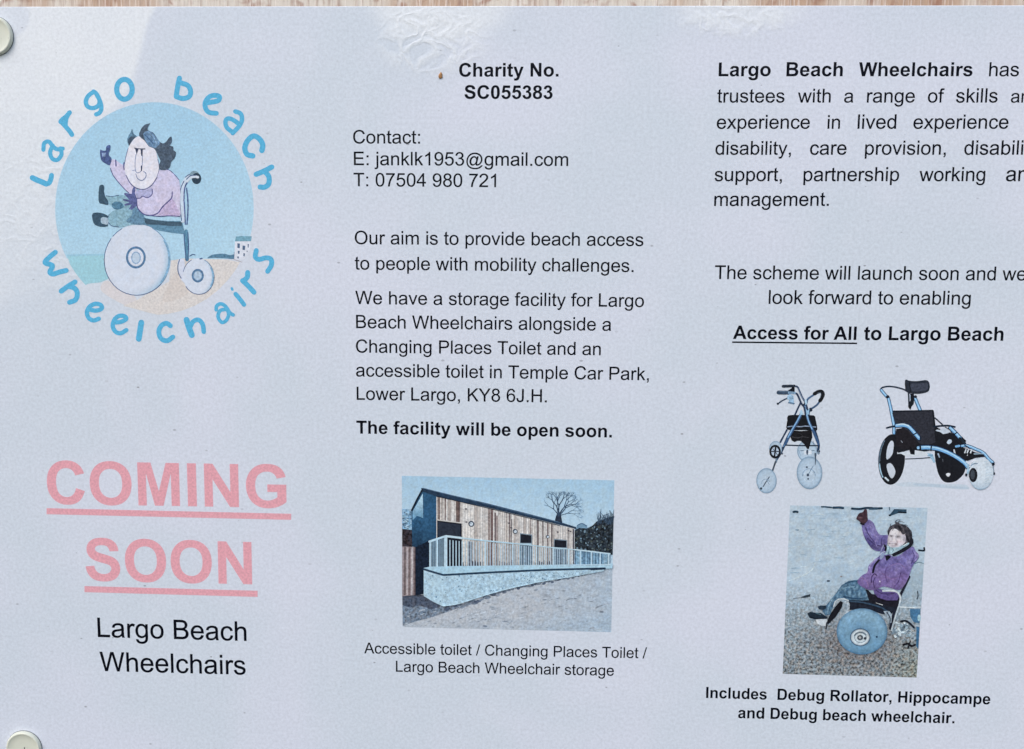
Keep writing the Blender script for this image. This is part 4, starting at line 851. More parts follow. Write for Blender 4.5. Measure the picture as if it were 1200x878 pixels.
    while x < 928:
        pw = rnd.uniform(9, 20)*(1-0.4*(x-230)/700); sh = rnd.random()
        c = mix(C(226, 216, 206), C(170, 152, 142), sh**2.5*0.85)
        w.p([(x, top(x)), (x+pw, top(x+pw)), (x+pw, bot(x)), (x, bot(x))], c, 0.22)
        w.p([(x, top(x)), (x+1.6, top(x)), (x+1.6, bot(x)), (x, bot(x))], C(138, 126, 124), 0.3); x += pw+1
    w.scatter()
    for x0, ww, t0, t1, c in ((232, 14, 0, .36, C(138, 116, 108)), (250, 6, 0, .36, C(176, 156, 144)), (268, 8, 0, .37, C(128, 104, 98)), (326, 20, .02, .36, C(116, 92, 86)), (340, 8, .02, .36, C(92, 74, 74)), (392, 20, .6, 1, C(112, 120, 136)),
                              (492, 10, 0, 1, C(150, 128, 120)), (504, 14, 0, 1, C(124, 98, 94)), (524, 8, 0.05, 1, C(98, 76, 78)), (534, 7, .1, 1, C(144, 118, 112)), (584, 4, 0, 1, C(160, 138, 128)), (600, 7, 0, 1, C(116, 92, 92)), (610, 5, .1, 1, C(90, 76, 82)), (706, 5, 0, .45, C(150, 128, 120)),
                              (744, 8, 0, 1, C(104, 82, 82)), (770, 6, 0, 1, C(92, 74, 76)), (796, 6, 0, 1, C(128, 102, 98)), (816, 7, 0, 1, C(96, 76, 78)), (902, 4, 0, 1, C(120, 102, 100)), (926, 8, 0, 1, C(84, 78, 88))):
        y0, y1 = top(x0), bot(x0); w.p([(x0, y0+(y1-y0)*t0), (x0+ww, y0+(y1-y0)*t0+2), (x0+ww-rnd.uniform(0, 2), y0+(y1-y0)*t1), (x0+rnd.uniform(0, 2), y0+(y1-y0)*t1)], c, 0.35)
    w.scatter(12)
    for i in range(44):
        x0 = 360+i*12.7
        if x0 > 925: break
        w.p([(x0, 470+rnd.uniform(-8, 14)), (x0+5, 474), (x0+7, 500), (x0-2, 500)], C(70, 72, 88), 0.4)
    w.scatter()
    for x0, y0 in ((378, 203), (380, 270), (600, 276), (612, 300), (850, 322), (905, 315), (916, 318)): w.e(x0, y0, 5, 4, C(78, 70, 78), 0.3, 0, 8)
    clad = w.build('cladding', pic)
    d = Art(layer=285).at(460, 550, 4.389); d.tex, d.tint, d.tsp = 0.16, 0.05, 1.6
    d.p([(229, 256), (358, 273), (358, 281), (229, 264)], C(206, 196, 186), 0.15)
    d.p([(230, 262), (356, 278), (357, 501), (230, 501)], C(26, 30, 44), 0.25); d.p([(236, 270), (349, 284), (349, 345), (236, 342)], C(42, 50, 66), 0.3)
    d.build('door', pic)
    for pts, top_, ins in (([(656, 327), (718, 335), (717, 498), (652, 498)], [(660, 332), (714, 339), (714, 378), (658, 377)], [(655, 392), (715, 394), (714, 496), (652, 496)]),
                           ([(830, 355), (897, 363), (897, 496), (829, 496)], [(834, 361), (894, 367), (894, 401), (833, 399)], [(832, 410), (895, 412), (894, 495), (830, 495)])):
        d = Art(layer=290).at(460, 550, 4.389); d.tex, d.tint, d.tsp = 0.16, 0.05, 1.6
        d.p(pts, C(120, 140, 156), 0.2); d.p(top_, C(30, 34, 46), 0.3); d.p(ins, C(76, 108, 136), 0.35)
        d.p([(top_[3][0]-2, top_[3][1]+3), (top_[2][0]+2, top_[2][1]+3), (top_[2][0]+2, top_[2][1]+10), (top_[3][0]-2, top_[3][1]+10)], C(176, 206, 222), 0.1)
        for k in range(8):
            x0 = ins[3][0]+4+k*7.4; d.p([(x0, ins[0][1]), (x0+3, ins[0][1]), (x0+2.5, 495), (x0-0.5, 495)], C(40, 62, 88) if k % 3 else C(150, 188, 210), 0.3)
        d.build('door', pic)
    r = Art(layer=308).at(460, 550, 4.389); r.tex, r.tint, r.tsp = 0.16, 0.05, 1.6
    r.p([(148, 96), (160, 95), (300, 130), (480, 172), (700, 228), (860, 270), (944, 296), (944, 306), (860, 284), (700, 246), (480, 193), (300, 156), (222, 136), (152, 112)], C(34, 58, 84), 0.3)
    r.l([(160, 97), (480, 176), (860, 272)], 3, C(70, 104, 136), 0.3, 0); r.l([(226, 138), (480, 196), (860, 288)], 3, C(14, 26, 44), 0.2, 0)
    r.l([(154, 104), (128, 152), (100, 210)], 9, C(22, 36, 54), 0.2, 0)
    r.build('roof', pic)
    for cx, cy, rr in ((405, 279, 15), (631, 318, 12.5), (798, 345, 9)):
        q = Art(layer=314).at(460, 550, 4.389); q.tex, q.tint, q.tsp = 0.16, 0.05, 1.6
        q.e(cx, cy, rr, rr*1.02, C(62, 74, 92), 0.2, 0, 20); q.e(cx+1, cy+1, rr*0.62, rr*0.62, C(206, 218, 228), 0.08, 0, 16); q.e(cx-2, cy-2, rr*0.25, rr*0.25, C(150, 168, 182), 0.1, 0, 10)
        q.build('wall_lamp', pic)
    # retaining wall, coping, railing
    m = Art(layer=320).at(460, 550, 4.389); m.tex, m.tint, m.tsp = 0.16, 0.05, 1.6
    m.p([(262, 540), (500, 526), (800, 512), (1092, 506), (1086, 522), (1000, 538), (900, 556), (800, 572), (700, 590), (600, 612), (500, 640), (420, 664), (330, 694), (256, 702)], C(172, 203, 219), 0.24)
    m.p([(161, 512), (262, 540), (257, 702), (210, 680), (161, 650)], C(176, 207, 222), 0.18)
    m.scatter(20)
    for i in range(90):
        x = rnd.uniform(170, 900); y1 = interp([(161, 645), (257, 695), (330, 688), (500, 634), (700, 584), (900, 550)], x); y0 = 535 if x > 262 else 525+(x-161)*.2
        if y1-y0 > 8: m.e(x, rnd.uniform(y0+8, y1-4), rnd.uniform(2, 5), rnd.uniform(2, 4), rnd.choice([C(104, 154, 186), C(188, 220, 234), C(90, 136, 168)]), 0.2, 0, 7)
    m.scatter()
    m.scatter(24)
    for i in range(420):
        x = rnd.uniform(166, 980); y1 = interp([(161, 645), (257, 695), (330, 688), (500, 634), (700, 584), (900, 550), (990, 536)], x); y0 = 538-(x-262)*.03 if x > 262 else 522+(x-161)*.2
        if y1-y0 > 8: m.e(x, rnd.uniform(y0+5, y1-3), rnd.uniform(1.2, 3.2), rnd.uniform(1, 2.6), rnd.choice([C(120, 160, 188), C(196, 224, 236), C(104, 146, 178), C(206, 230, 240)]), 0.1, 0, 6)
    m.scatter()
    m.l([(262, 700), (335, 690), (430, 660), (520, 632), (620, 606), (720, 584)], 6, C(184, 216, 232), 0.3, 4)
    m.build('retaining_wall', pic)
    k = Art(layer=356).at(460, 550, 4.389); k.tex, k.tint, k.tsp = 0.16, 0.05, 1.6
    k.p([(160, 506), (196, 498), (480, 494), (800, 489), (1132, 484), (1131, 508), (1080, 510), (800, 516), (500, 529), (262, 545)], C(168, 208, 226), 0.12)
    k.l([(162, 512), (210, 527), (262, 542), (500, 529), (800, 515), (1092, 508)], 10, C(36, 62, 88), 0.3, 0)
    k.p([(1010, 508), (1092, 507), (1088, 514), (1020, 518)], C(30, 46, 70), 0.3)
    k.build('coping', pic)
    f = Art(layer=362).at(460, 550, 4.389); f.tex, f.tint, f.tsp = 0.16, 0.05, 1.6
    RC = C(186, 214, 228); RD = C(140, 184, 208)
    f.p([(936, 412), (1118, 434), (1118, 492), (936, 494)], C(110, 154, 184), 0.5)
    f.scatter(12)
    for i in range(15): f.l([(198+i*5.2, 372-i*1.4), (198+i*5.2, 500)], 2.6, RC if i % 2 else C(96, 142, 176), 0.15, 0, None, False)
    x = 296
    while x < 935:
        st = 16-8*(x-296)/640; f.l([(x, 360+0.085*(x-296)), (x, 496)], 5.2-2.4*(x-296)/640, RC if x < 360 else C(184, 204, 216), 0.1, 0, None, False); x += st
    f.scatter()
    x = 940
    while x < 1116: f.l([(x, 416+(x-936)*.12), (x, 490)], 3, rnd.choice([RC, RD, C(60, 92, 124)]), 0.2, 0, None, False); x += 8
    for x, y0, w in ((194, 368, 8), (231, 356, 9), (275, 345, 15), (478, 366, 7), (619, 380, 7), (742, 392, 6), (828, 402, 5), (905, 408, 6), (966, 416, 7), (1024, 422, 6), (1068, 428, 6), (1112, 432, 7)):
        f.l([(x, y0), (x, 500 if x < 300 else 494)], w, RC, 0.08, 0, None, False)
    f.l([(190, 370), (232, 356), (276, 342), (360, 352)], 11, RC, 0.08, 0); f.l([(360, 352), (480, 366), (620, 379)], 7, C(176, 208, 222), 0.08, 0); f.l([(620, 379), (780, 396), (940, 412)], 5, C(176, 208, 222), 0.08, 0); f.l([(936, 411), (1040, 423), (1118, 433)], 7, RC, 0.08, 0)
    f.l([(286, 358), (356, 366)], 5, C(26, 34, 50), 0.2, 0)
    f.l([(936, 490), (1120, 488)], 5, RC, 0.1, 0)
    f.build('railing', pic)
building_picture()

# ------------------------------------------------------------------ the notice: walking frame on wheels
BLK = C(24, 27, 33); NAVY = C(38, 58, 88); TUBE = C(92, 146, 202)
def rollator_picture():
    global TONE
    TONE = (0.85, (0.98, 1.0, 1.0))
    r = Art(layer=20).at(880, 505, 10.98); r.ws = 1.22; r.tex, r.tint, r.tsp = 0.1, 0.02, 1.4
    pale = lambda q, a: mix(mix(C(186, 204, 220), C(164, 190, 212), q), C(112, 144, 172), max(0, (q-0.86)/0.14))
    def wheel(cx, cy, rx, ry, ly):
        w = Art(layer=ly).at(880, 505, 10.98); w.tex, w.tint, w.tsp = 0.1, 0.02, 1.4; w.disc(cx, cy, rx, ry, pale, 0.10, 12, 44); return w
    r.l([(446, 184), (640, 190), (872, 190)], 14, C(34, 46, 66), 0.15)
    r.l([(520, -4), (470, 90), (400, 250), (332, 366)], 26, NAVY, 0.15); r.l([(524, -4), (474, 86), (420, 200)], 9, TUBE, 0.1)
    r.l([(462, -6), (420, 66), (378, 142)], 17, NAVY, 0.15)
    r.l([(822, -4), (852, 90), (872, 180), (862, 262)], 25, C(34, 54, 86), 0.15); r.l([(812, -4), (840, 90), (856, 160)], 7, TUBE, 0.1)
    r.l([(330, 366), (322, 400)], 22, C(104, 128, 150), 0.3); r.l([(316, 400), (292, 470), (274, 522)], 18, C(64, 76, 92), 0.2)
    r.e(872, 276, 16, 30, C(110, 130, 150), 0.4, 0.2); r.e(880, 262, 10, 12, C(36, 46, 62), 0.2); r.e(402, 292, 10, 14, C(60, 76, 98), 0.3)
    r.at(880, 440, 10.98)
    r.l([(640, 350), (606, 420), (564, 512)], 18, NAVY, 0.15); r.l([(462, 700), (420, 780), (378, 862)], 17, NAVY, 0.15)
    r.l([(718, 352), (722, 322), (740, 296), (790, 262), (836, 232)], 20, C(66, 100, 140), 0.15); r.l([(892, 318), (860, 368), (820, 402), (768, 438), (746, 480), (742, 520)], 20, C(58, 88, 124), 0.15)
    r.l([(818, 236), (862, 212), (900, 206), (922, 222), (926, 256), (908, 296), (888, 326)], 38, BLK, 0.2); r.l([(858, 226), (892, 224), (902, 244), (890, 290)], 6, C(86, 104, 124), 0.3)
    r.l([(766, 436), (770, 446)], 34, C(36, 48, 66), 0.2)
    frame = r.build('rollator_picture', notice)
    s = Art(layer=50).at(880, 440, 10.98); s.tex, s.tint, s.tsp = 0.1, 0.02, 1.4
    s.p([(482, 514), (640, 510), (806, 514), (830, 560), (852, 670), (846, 706), (800, 716), (700, 704), (540, 706), (462, 692), (458, 640), (468, 580)], BLK, 0.25, 2)
    s.l([(474, 662), (540, 654), (640, 660), (700, 652), (834, 664)], 13, C(134, 152, 178), 0.35)
    s.p([(512, 706), (640, 716), (782, 706), (790, 800), (772, 850), (744, 948), (720, 944), (690, 892), (640, 842), (600, 842), (560, 858), (524, 836), (506, 790)], C(26, 26, 30), 0.35)
    s.l([(530, 792), (600, 804), (660, 790), (740, 800)], 7, C(70, 70, 74), 0.4); s.l([(600, 740), (660, 770), (640, 830)], 5, C(60, 60, 66), 0.4)
    s.build('seat_bag', frame)
    t = Art(layer=64).at(880, 440, 10.98); t.ws = 1.2; t.tex, t.tint, t.tsp = 0.1, 0.02, 1.4
    t.l([(650, 486), (600, 590), (540, 690), (486, 790), (444, 880)], 30, C(52, 86, 130), 0.15); t.l([(644, 492), (592, 592), (532, 692), (476, 796)], 13, C(126, 178, 226), 0.1)
    t.l([(688, 376), (712, 480), (742, 590), (790, 690), (824, 770), (868, 880)], 28, C(54, 88, 132), 0.15); t.l([(692, 400), (716, 496), (746, 600), (786, 690)], 12, C(130, 182, 228), 0.1)
    t.p([(622, 470), (650, 440), (676, 500), (640, 512)], C(160, 200, 226), 0.1); t.p([(706, 440), (752, 430), (744, 500), (716, 508)], C(140, 186, 220), 0.1)
    t.l([(560, 138), (600, 150), (630, 216), (664, 290), (700, 350), (728, 440)], 19, C(52, 70, 100), 0.2); t.l([(604, 166), (640, 250), (676, 320)], 5, C(126, 150, 180), 0.2)
    t.l([(556, 226), (590, 238), (618, 290), (648, 362), (684, 410), (702, 500)], 20, C(40, 56, 84), 0.2); t.l([(676, 380), (694, 356), (716, 350)], 14, C(28, 38, 56), 0.2)
    t.p([(690, 320), (716, 300), (724, 370), (700, 380)], C(164, 200, 224), 0.1)
    t.l([(412, 140), (480, 137), (556, 136)], 30, C(38, 48, 62), 0.25); t.p([(470, 198), (520, 166), (534, 142), (560, 146), (562, 208), (500, 214)], C(20, 24, 32), 0.2)
    t.l([(354, 220), (430, 221), (496, 220)], 42, C(56, 76, 100), 0.3); t.l([(356, 206), (490, 206)], 6, C(96, 120, 144), 0.3); t.l([(490, 220), (560, 226)], 26, C(122, 156, 186), 0.3)
    t.l([(344, 366), (400, 326), (468, 292)], 13, C(46, 66, 90), 0.2); t.e(344, 364, 13, 14, C(34, 46, 62), 0.2)
    t.p([(470, 262), (500, 240), (546, 262), (550, 320), (556, 372), (520, 366), (480, 352), (492, 320), (466, 300)], C(146, 184, 214), 0.35); t.l([(486, 350), (552, 362)], 16, C(84, 116, 148), 0.3); t.l([(500, 290), (544, 300)], 6, C(98, 132, 164), 0.3)
    t.build('tubing', frame)
    w = wheel(725, 262, 130, 142, 5); w.l([(616, 250), (640, 320)], 8, C(128, 160, 188)); w.p([(680, 262), (712, 250), (730, 262), (780, 250), (782, 300), (690, 306)], C(212, 222, 232), 0.1)
    w.e(724, 275, 13, 34, C(66, 82, 104), 0.4); w.l([(640, 256), (676, 252)], 8, C(84, 112, 140)); w.l([(780, 256), (816, 252)], 8, C(84, 112, 140)); w.l([(800, 130), (812, 200)], 5, C(60, 84, 110)); w.build('wheel', frame)
    w = wheel(316, 232, 82, 102, 100); w.ring(310, 266, 60, 74, 28, BLK, 0.25); w.e(310, 266, 48, 60, C(176, 194, 214), 0.2)
    w.l([(318, 208), (302, 326)], 20, BLK, 0.2, 0); w.l([(264, 266), (356, 262)], 12, BLK, 0.2, 0); w.l([(280, 226), (340, 306)], 8, C(40, 50, 66), 0.2, 0); w.build('wheel', frame)
    w = wheel(199, 640, 130, 162, 115); w.l([(236, 592), (196, 652), (156, 716)], 13, C(70, 86, 106), 0.3); w.ring(190, 690, 58, 70, 7, C(132, 162, 188), 0.3, 190, 330); w.l([(200, 630), (236, 690)], 7, C(110, 138, 166)); w.e(130, 741, 15, 15, C(44, 58, 72), 0.3); w.build('wheel', frame)
    w = wheel(752, 538, 164, 209, 130)
    w.ring(744, 580, 84, 92, 9, C(126, 156, 186), 0.4, 180, 360); w.ring(744, 590, 66, 66, 5, C(196, 212, 226), 0.2); w.l([(800, 452), (770, 500), (746, 548)], 10, C(104, 136, 166), 0.4); w.e(732, 567, 17, 19, C(54, 70, 90), 0.3); w.e(718, 466, 13, 12, C(64, 82, 104), 0.3); w.e(735, 616, 11, 13, C(70, 88, 108), 0.3); w.e(668, 566, 8, 9, C(130, 156, 182), 0.3)
    w.l([(826, 292), (830, 370), (826, 432)], 18, C(54, 70, 92), 0.25, 5, 8); w.build('wheel', frame)
rollator_picture()

# ------------------------------------------------------------------ the notice: three-wheeled beach chair
def beach_chair_picture():
    V = (1020, 440, 10.98); B = C(27, 29, 36); BL = C(108, 172, 226); BH = C(168, 212, 242); BD = C(28, 50, 82)
    def tube(art, pts, w, w1=None):
        art.l(pts, w*1.1, BD, 0.15, 5, w1 and w1*1.1); art.l(pts, w*0.74, BL, 0.08, 5, (w1 or w)*0.74); art.l([(x-w*0.05, y-w*0.14) for x, y in pts], w*0.26, BH, 0.05, 5)
    s = Art(layer=6).at(*V); s.tex, s.tint, s.tsp = 0.1, 0.02, 1.4
    s.p([(320, 1400), (480, 1372), (700, 1388), (900, 1396), (1200, 1404), (1260, 1430), (1260, 1466), (1060, 1462), (760, 1436), (420, 1430)], C(192, 206, 219), 0.05, 4)
    s.p([(560, 1392), (800, 1400), (1000, 1420), (1240, 1438), (1230, 1460), (900, 1440), (600, 1418)], C(180, 198, 214), 0.06, 4)
    root = s.build('beach_chair_picture', notice)
    w = Art(layer=12).at(*V); w.tex, w.tint, w.tsp = 0.1, 0.02, 1.4
    w.e(272, 1082, 172, 326, B, 0.22, 0.06); w.ring(262, 1082, 152, 300, 12, C(84, 108, 132), 0.4, 150, 232, 0.06); w.ring(256, 1086, 138, 290, 16, C(150, 188, 210), 0.35, 128, 168, 0.05); w.ring(250, 1086, 128, 286, 5, C(120, 146, 166), 0.4, 175, 225, 0.05)
    w.p([(276, 838), (300, 872), (296, 950), (276, 1028), (214, 1086), (204, 1020), (220, 920), (246, 862)], C(196, 206, 220), 0.05, 2)
    w.p([(258, 1128), (300, 1176), (322, 1240), (306, 1296), (276, 1326), (246, 1296), (216, 1216), (210, 1148)], C(194, 204, 216), 0.05, 2)
    w.l([(192, 1318), (230, 1352)], 22, C(196, 214, 226), 0.2); w.build('wheel', root)
    w = Art(layer=12).at(*V); w.tex, w.tint, w.tsp = 0.1, 0.02, 1.4
    w.p([(828, 978), (900, 960), (1040, 1000), (1200, 1100), (1216, 1236), (1132, 1340), (1050, 1376), (956, 1372), (892, 1304), (850, 1180)], B, 0.24, 3)
    w.p([(970, 1272), (1000, 1256), (1030, 1266), (1016, 1298), (994, 1304)], C(216, 220, 226), 0.06, 2); w.l([(872, 1010), (888, 1050)], 18, C(150, 170, 192), 0.3); w.l([(930, 1080), (934, 1110)], 10, C(80, 86, 98), 0.4); w.build('wheel', root)
    c = Art(layer=30).at(*V); c.tex, c.tint, c.tsp = 0.1, 0.02, 1.4
    c.l([(452, 1076), (600, 1070), (800, 1056)], 13, C(30, 46, 66), 0.2); c.p([(340, 984), (460, 982), (720, 970), (724, 1030), (560, 1040), (450, 1036)], C(206, 214, 222), 0.06)
    c.p([(730, 1000), (800, 1010), (836, 1110), (818, 1130), (780, 1070)], C(140, 180, 206), 0.25); c.l([(740, 1034), (800, 1030)], 14, C(110, 156, 190), 0.3)
    c.l([(352, 1000), (440, 998)], 20, C(204, 214, 224), 0.1)
    # push bar and back tubes
    c.l([(128, 182), (156, 156), (220, 143), (290, 146), (360, 160), (440, 186), (500, 226)], 20, C(32, 46, 66), 0.2)
    tube(c, [(140, 190), (178, 236), (214, 276)], 38); tube(c, [(230, 290), (256, 400), (272, 480), (290, 580), (302, 650), (302, 744)], 40); c.e(221, 275, 22, 20, C(26, 36, 52), 0.2)
    tube(c, [(578, 300), (606, 370), (640, 448)], 42); c.e(580, 274, 20, 18, C(26, 36, 52), 0.2)
    c.l([(490, 230), (494, 320), (496, 404)], 20, C(30, 42, 62), 0.2); c.p([(506, 232), (560, 236), (564, 300), (556, 370), (530, 400), (514, 446), (488, 410), (500, 350), (520, 310)], C(24, 28, 36), 0.3); c.l([(512, 250), (512, 310)], 8, C(120, 150, 180), 0.3)
    c.l([(832, 548), (880, 592), (926, 634)], 17, C(28, 38, 52), 0.2)
    frame = c.build('chair_frame', root)
    h = Art(layer=60).at(*V); h.tex, h.tint, h.tsp = 0.1, 0.02, 1.4
    h.p([(444, 66), (470, 56), (500, 68), (600, 74), (700, 60), (744, 74), (762, 120), (756, 190), (712, 222), (620, 238), (540, 234), (480, 214), (448, 176)], C(40, 46, 58), 0.28, 2); h.p([(520, 110), (640, 104), (720, 96), (740, 130), (728, 186), (640, 204), (548, 204), (524, 170)], C(62, 68, 84), 0.3, 3); h.l([(500, 76), (506, 140), (520, 220)], 10, C(22, 26, 34), 0.2); h.build('headrest', root)
    b = Art(layer=70).at(*V); b.tex, b.tint, b.tsp = 0.1, 0.02, 1.4
    b.p([(320, 740), (330, 700), (420, 670), (500, 700), (800, 640), (900, 690), (930, 752), (1010, 730), (1090, 752), (1180, 790), (1230, 840), (1224, 880), (1100, 900), (1180, 990), (1240, 1070), (1180, 1100), (1050, 1040), (900, 990), (800, 960), (700, 980), (570, 960), (568, 1020), (516, 1014), (500, 960), (360, 996), (316, 960), (306, 860)], B, 0.25)
    b.p([(280, 486), (298, 458), (540, 452), (802, 450), (812, 540), (826, 640), (824, 740), (836, 860), (760, 890), (640, 884), (560, 800), (440, 680), (330, 650), (312, 600)], C(46, 48, 58), 0.3)
    b.l([(290, 462), (540, 458), (800, 452)], 20, C(28, 32, 42), 0.2); b.l([(804, 460), (816, 560), (824, 640)], 22, C(24, 28, 36), 0.2); b.l([(310, 560), (420, 590), (560, 580)], 10, C(34, 36, 46), 0.4); b.l([(600, 600), (560, 700), (600, 790)], 6, C(38, 40, 50), 0.4)
    b.p([(330, 690), (420, 676), (490, 716), (556, 800), (600, 880), (560, 940), (400, 950), (330, 900)], C(34, 32, 38), 0.3)
    b.l([(394, 842), (410, 862)], 9, C(140, 150, 165), 0.3); b.l([(516, 930), (546, 996)], 20, C(16, 18, 24), 0.2)
    b.p([(836, 704), (870, 696), (884, 704), (930, 676), (990, 690), (1024, 730), (1000, 742), (936, 756), (900, 730), (852, 716)], C(188, 202, 217), 0.06); b.p([(986, 850), (1010, 824), (1042, 830), (1044, 862), (1010, 884), (984, 872)], C(190, 208, 226), 0.08, 2)
    b.build('seat', root)
    t = Art(layer=95).at(*V); t.tex, t.tint, t.tsp = 0.1, 0.02, 1.4
    t.l([(208, 676), (260, 662), (330, 652)], 20, C(30, 44, 62), 0.2, 5, 26); tube(t, [(336, 646), (420, 640), (490, 660), (536, 704), (580, 756), (624, 808)], 54); t.l([(350, 632), (420, 624), (490, 644)], 11, C(196, 220, 232), 0.1); t.l([(556, 760), (590, 742)], 15, C(20, 30, 46), 0.2); t.l([(640, 836), (640, 790)], 12, C(24, 26, 34), 0.2)
    t.l([(812, 658), (920, 648), (1000, 646), (1084, 662)], 22, C(26, 38, 54), 0.2); tube(t, [(1026, 676), (1070, 716), (1116, 764), (1154, 808)], 48); t.l([(1050, 752), (1020, 700), (960, 664)], 10, C(26, 36, 52), 0.2); t.l([(1072, 760), (1110, 736)], 14, C(20, 30, 46), 0.2)
    t.l([(1150, 810), (1190, 850), (1214, 880)], 34, C(30, 40, 52), 0.3)
    t.build('armrest', root)
    f = Art(layer=130).at(*V); f.tex, f.tint, f.tsp = 0.1, 0.02, 1.4
    f.p([(1040, 880), (1100, 850), (1180, 860), (1240, 910), (1180, 930), (1090, 930)], B, 0.2)
    f.p([(1090, 950), (1160, 920), (1260, 950), (1350, 990), (1470, 1016), (1474, 1046), (1350, 1060), (1270, 1092), (1200, 1110), (1100, 1030), (1060, 980)], B, 0.25)
    for x in (1222, 1254, 1296): f.p([(x, 946), (x+14, 952), (x-4, 1004), (x-20, 996)], C(206, 216, 226), 0.06)
    f.l([(1074, 960), (1086, 1010)], 20, C(196, 206, 216), 0.1); f.l([(1250, 1020), (1244, 1030)], 8, C(200, 206, 212))
    tube(f, [(1176, 906), (1230, 902), (1290, 920), (1350, 946), (1420, 976), (1470, 1012), (1520, 1072), (1576, 1122)], 38); f.l([(1100, 914), (1140, 906)], 28, BL, 0.1); f.l([(1210, 895), (1280, 940)], 14, BD, 0.2); f.l([(1330, 1010), (1460, 1006)], 10, C(160, 190, 212), 0.2)
    f.l([(1576, 1130), (1580, 1200), (1586, 1260)], 12, C(110, 130, 150), 0.2); f.e(1578, 1140, 18, 22, C(26, 36, 50), 0.2); f.e(1590, 1262, 12, 18, C(26, 36, 50), 0.2)
    tube(f, [(640, 930), (720, 926), (776, 930), (860, 942), (960, 976), (1060, 1024), (1150, 1080), (1214, 1130), (1250, 1180)], 62, 56); f.l([(782, 910), (776, 964)], 18, C(22, 34, 52), 0.2, 0); f.e(612, 930, 17, 20, C(140, 192, 232), 0.15); f.l([(640, 910), (640, 960)], 22, B, 0.2, 0)
    f.l([(1248, 1150), (1256, 1210), (1250, 1256)], 30, C(150, 186, 210), 0.3); f.l([(1236, 1110), (1256, 1126)], 26, C(206, 216, 226), 0.1); f.e(1230, 1280, 14, 20, C(24, 32, 44), 0.2)
    f.build('footrest', root)
    q = Art(layer=200).at(*V); q.tex, q.tint, q.tsp = 0.1, 0.02, 1.4
    tyre = lambda r, a: mix(C(206, 218, 228), C(132, 168, 196), max(0, math.sin(a)-0.35)*0.95*r**2+max(0, (r-0.92)/0.08)*0.35)
    q.disc(1421, 1262, 158, 208, tyre, 0.10, 14, 48, 0, 0.08)
    for i in range(15):
        y = 1110+i*20; e = math.sqrt(max(0, 1-((y-1262)/208)**2)); q.l([(1420+e*60, y-8), (1421+e*105, y), (1421+e*146, y-4)], 6, C(168, 192, 210), 0.2)
    q.ring(1340, 1220, 70, 130, 10, C(222, 228, 234), 0.1, 200, 300); q.l([(1290, 1160), (1330, 1136), (1372, 1132)], 14, C(120, 144, 166), 0.3)
    q.e(1319, 1280, 54, 92, B, 0.2); q.e(1312, 1276, 30, 60, C(62, 70, 80), 0.25)
    q.build('wheel', root)
beach_chair_picture()

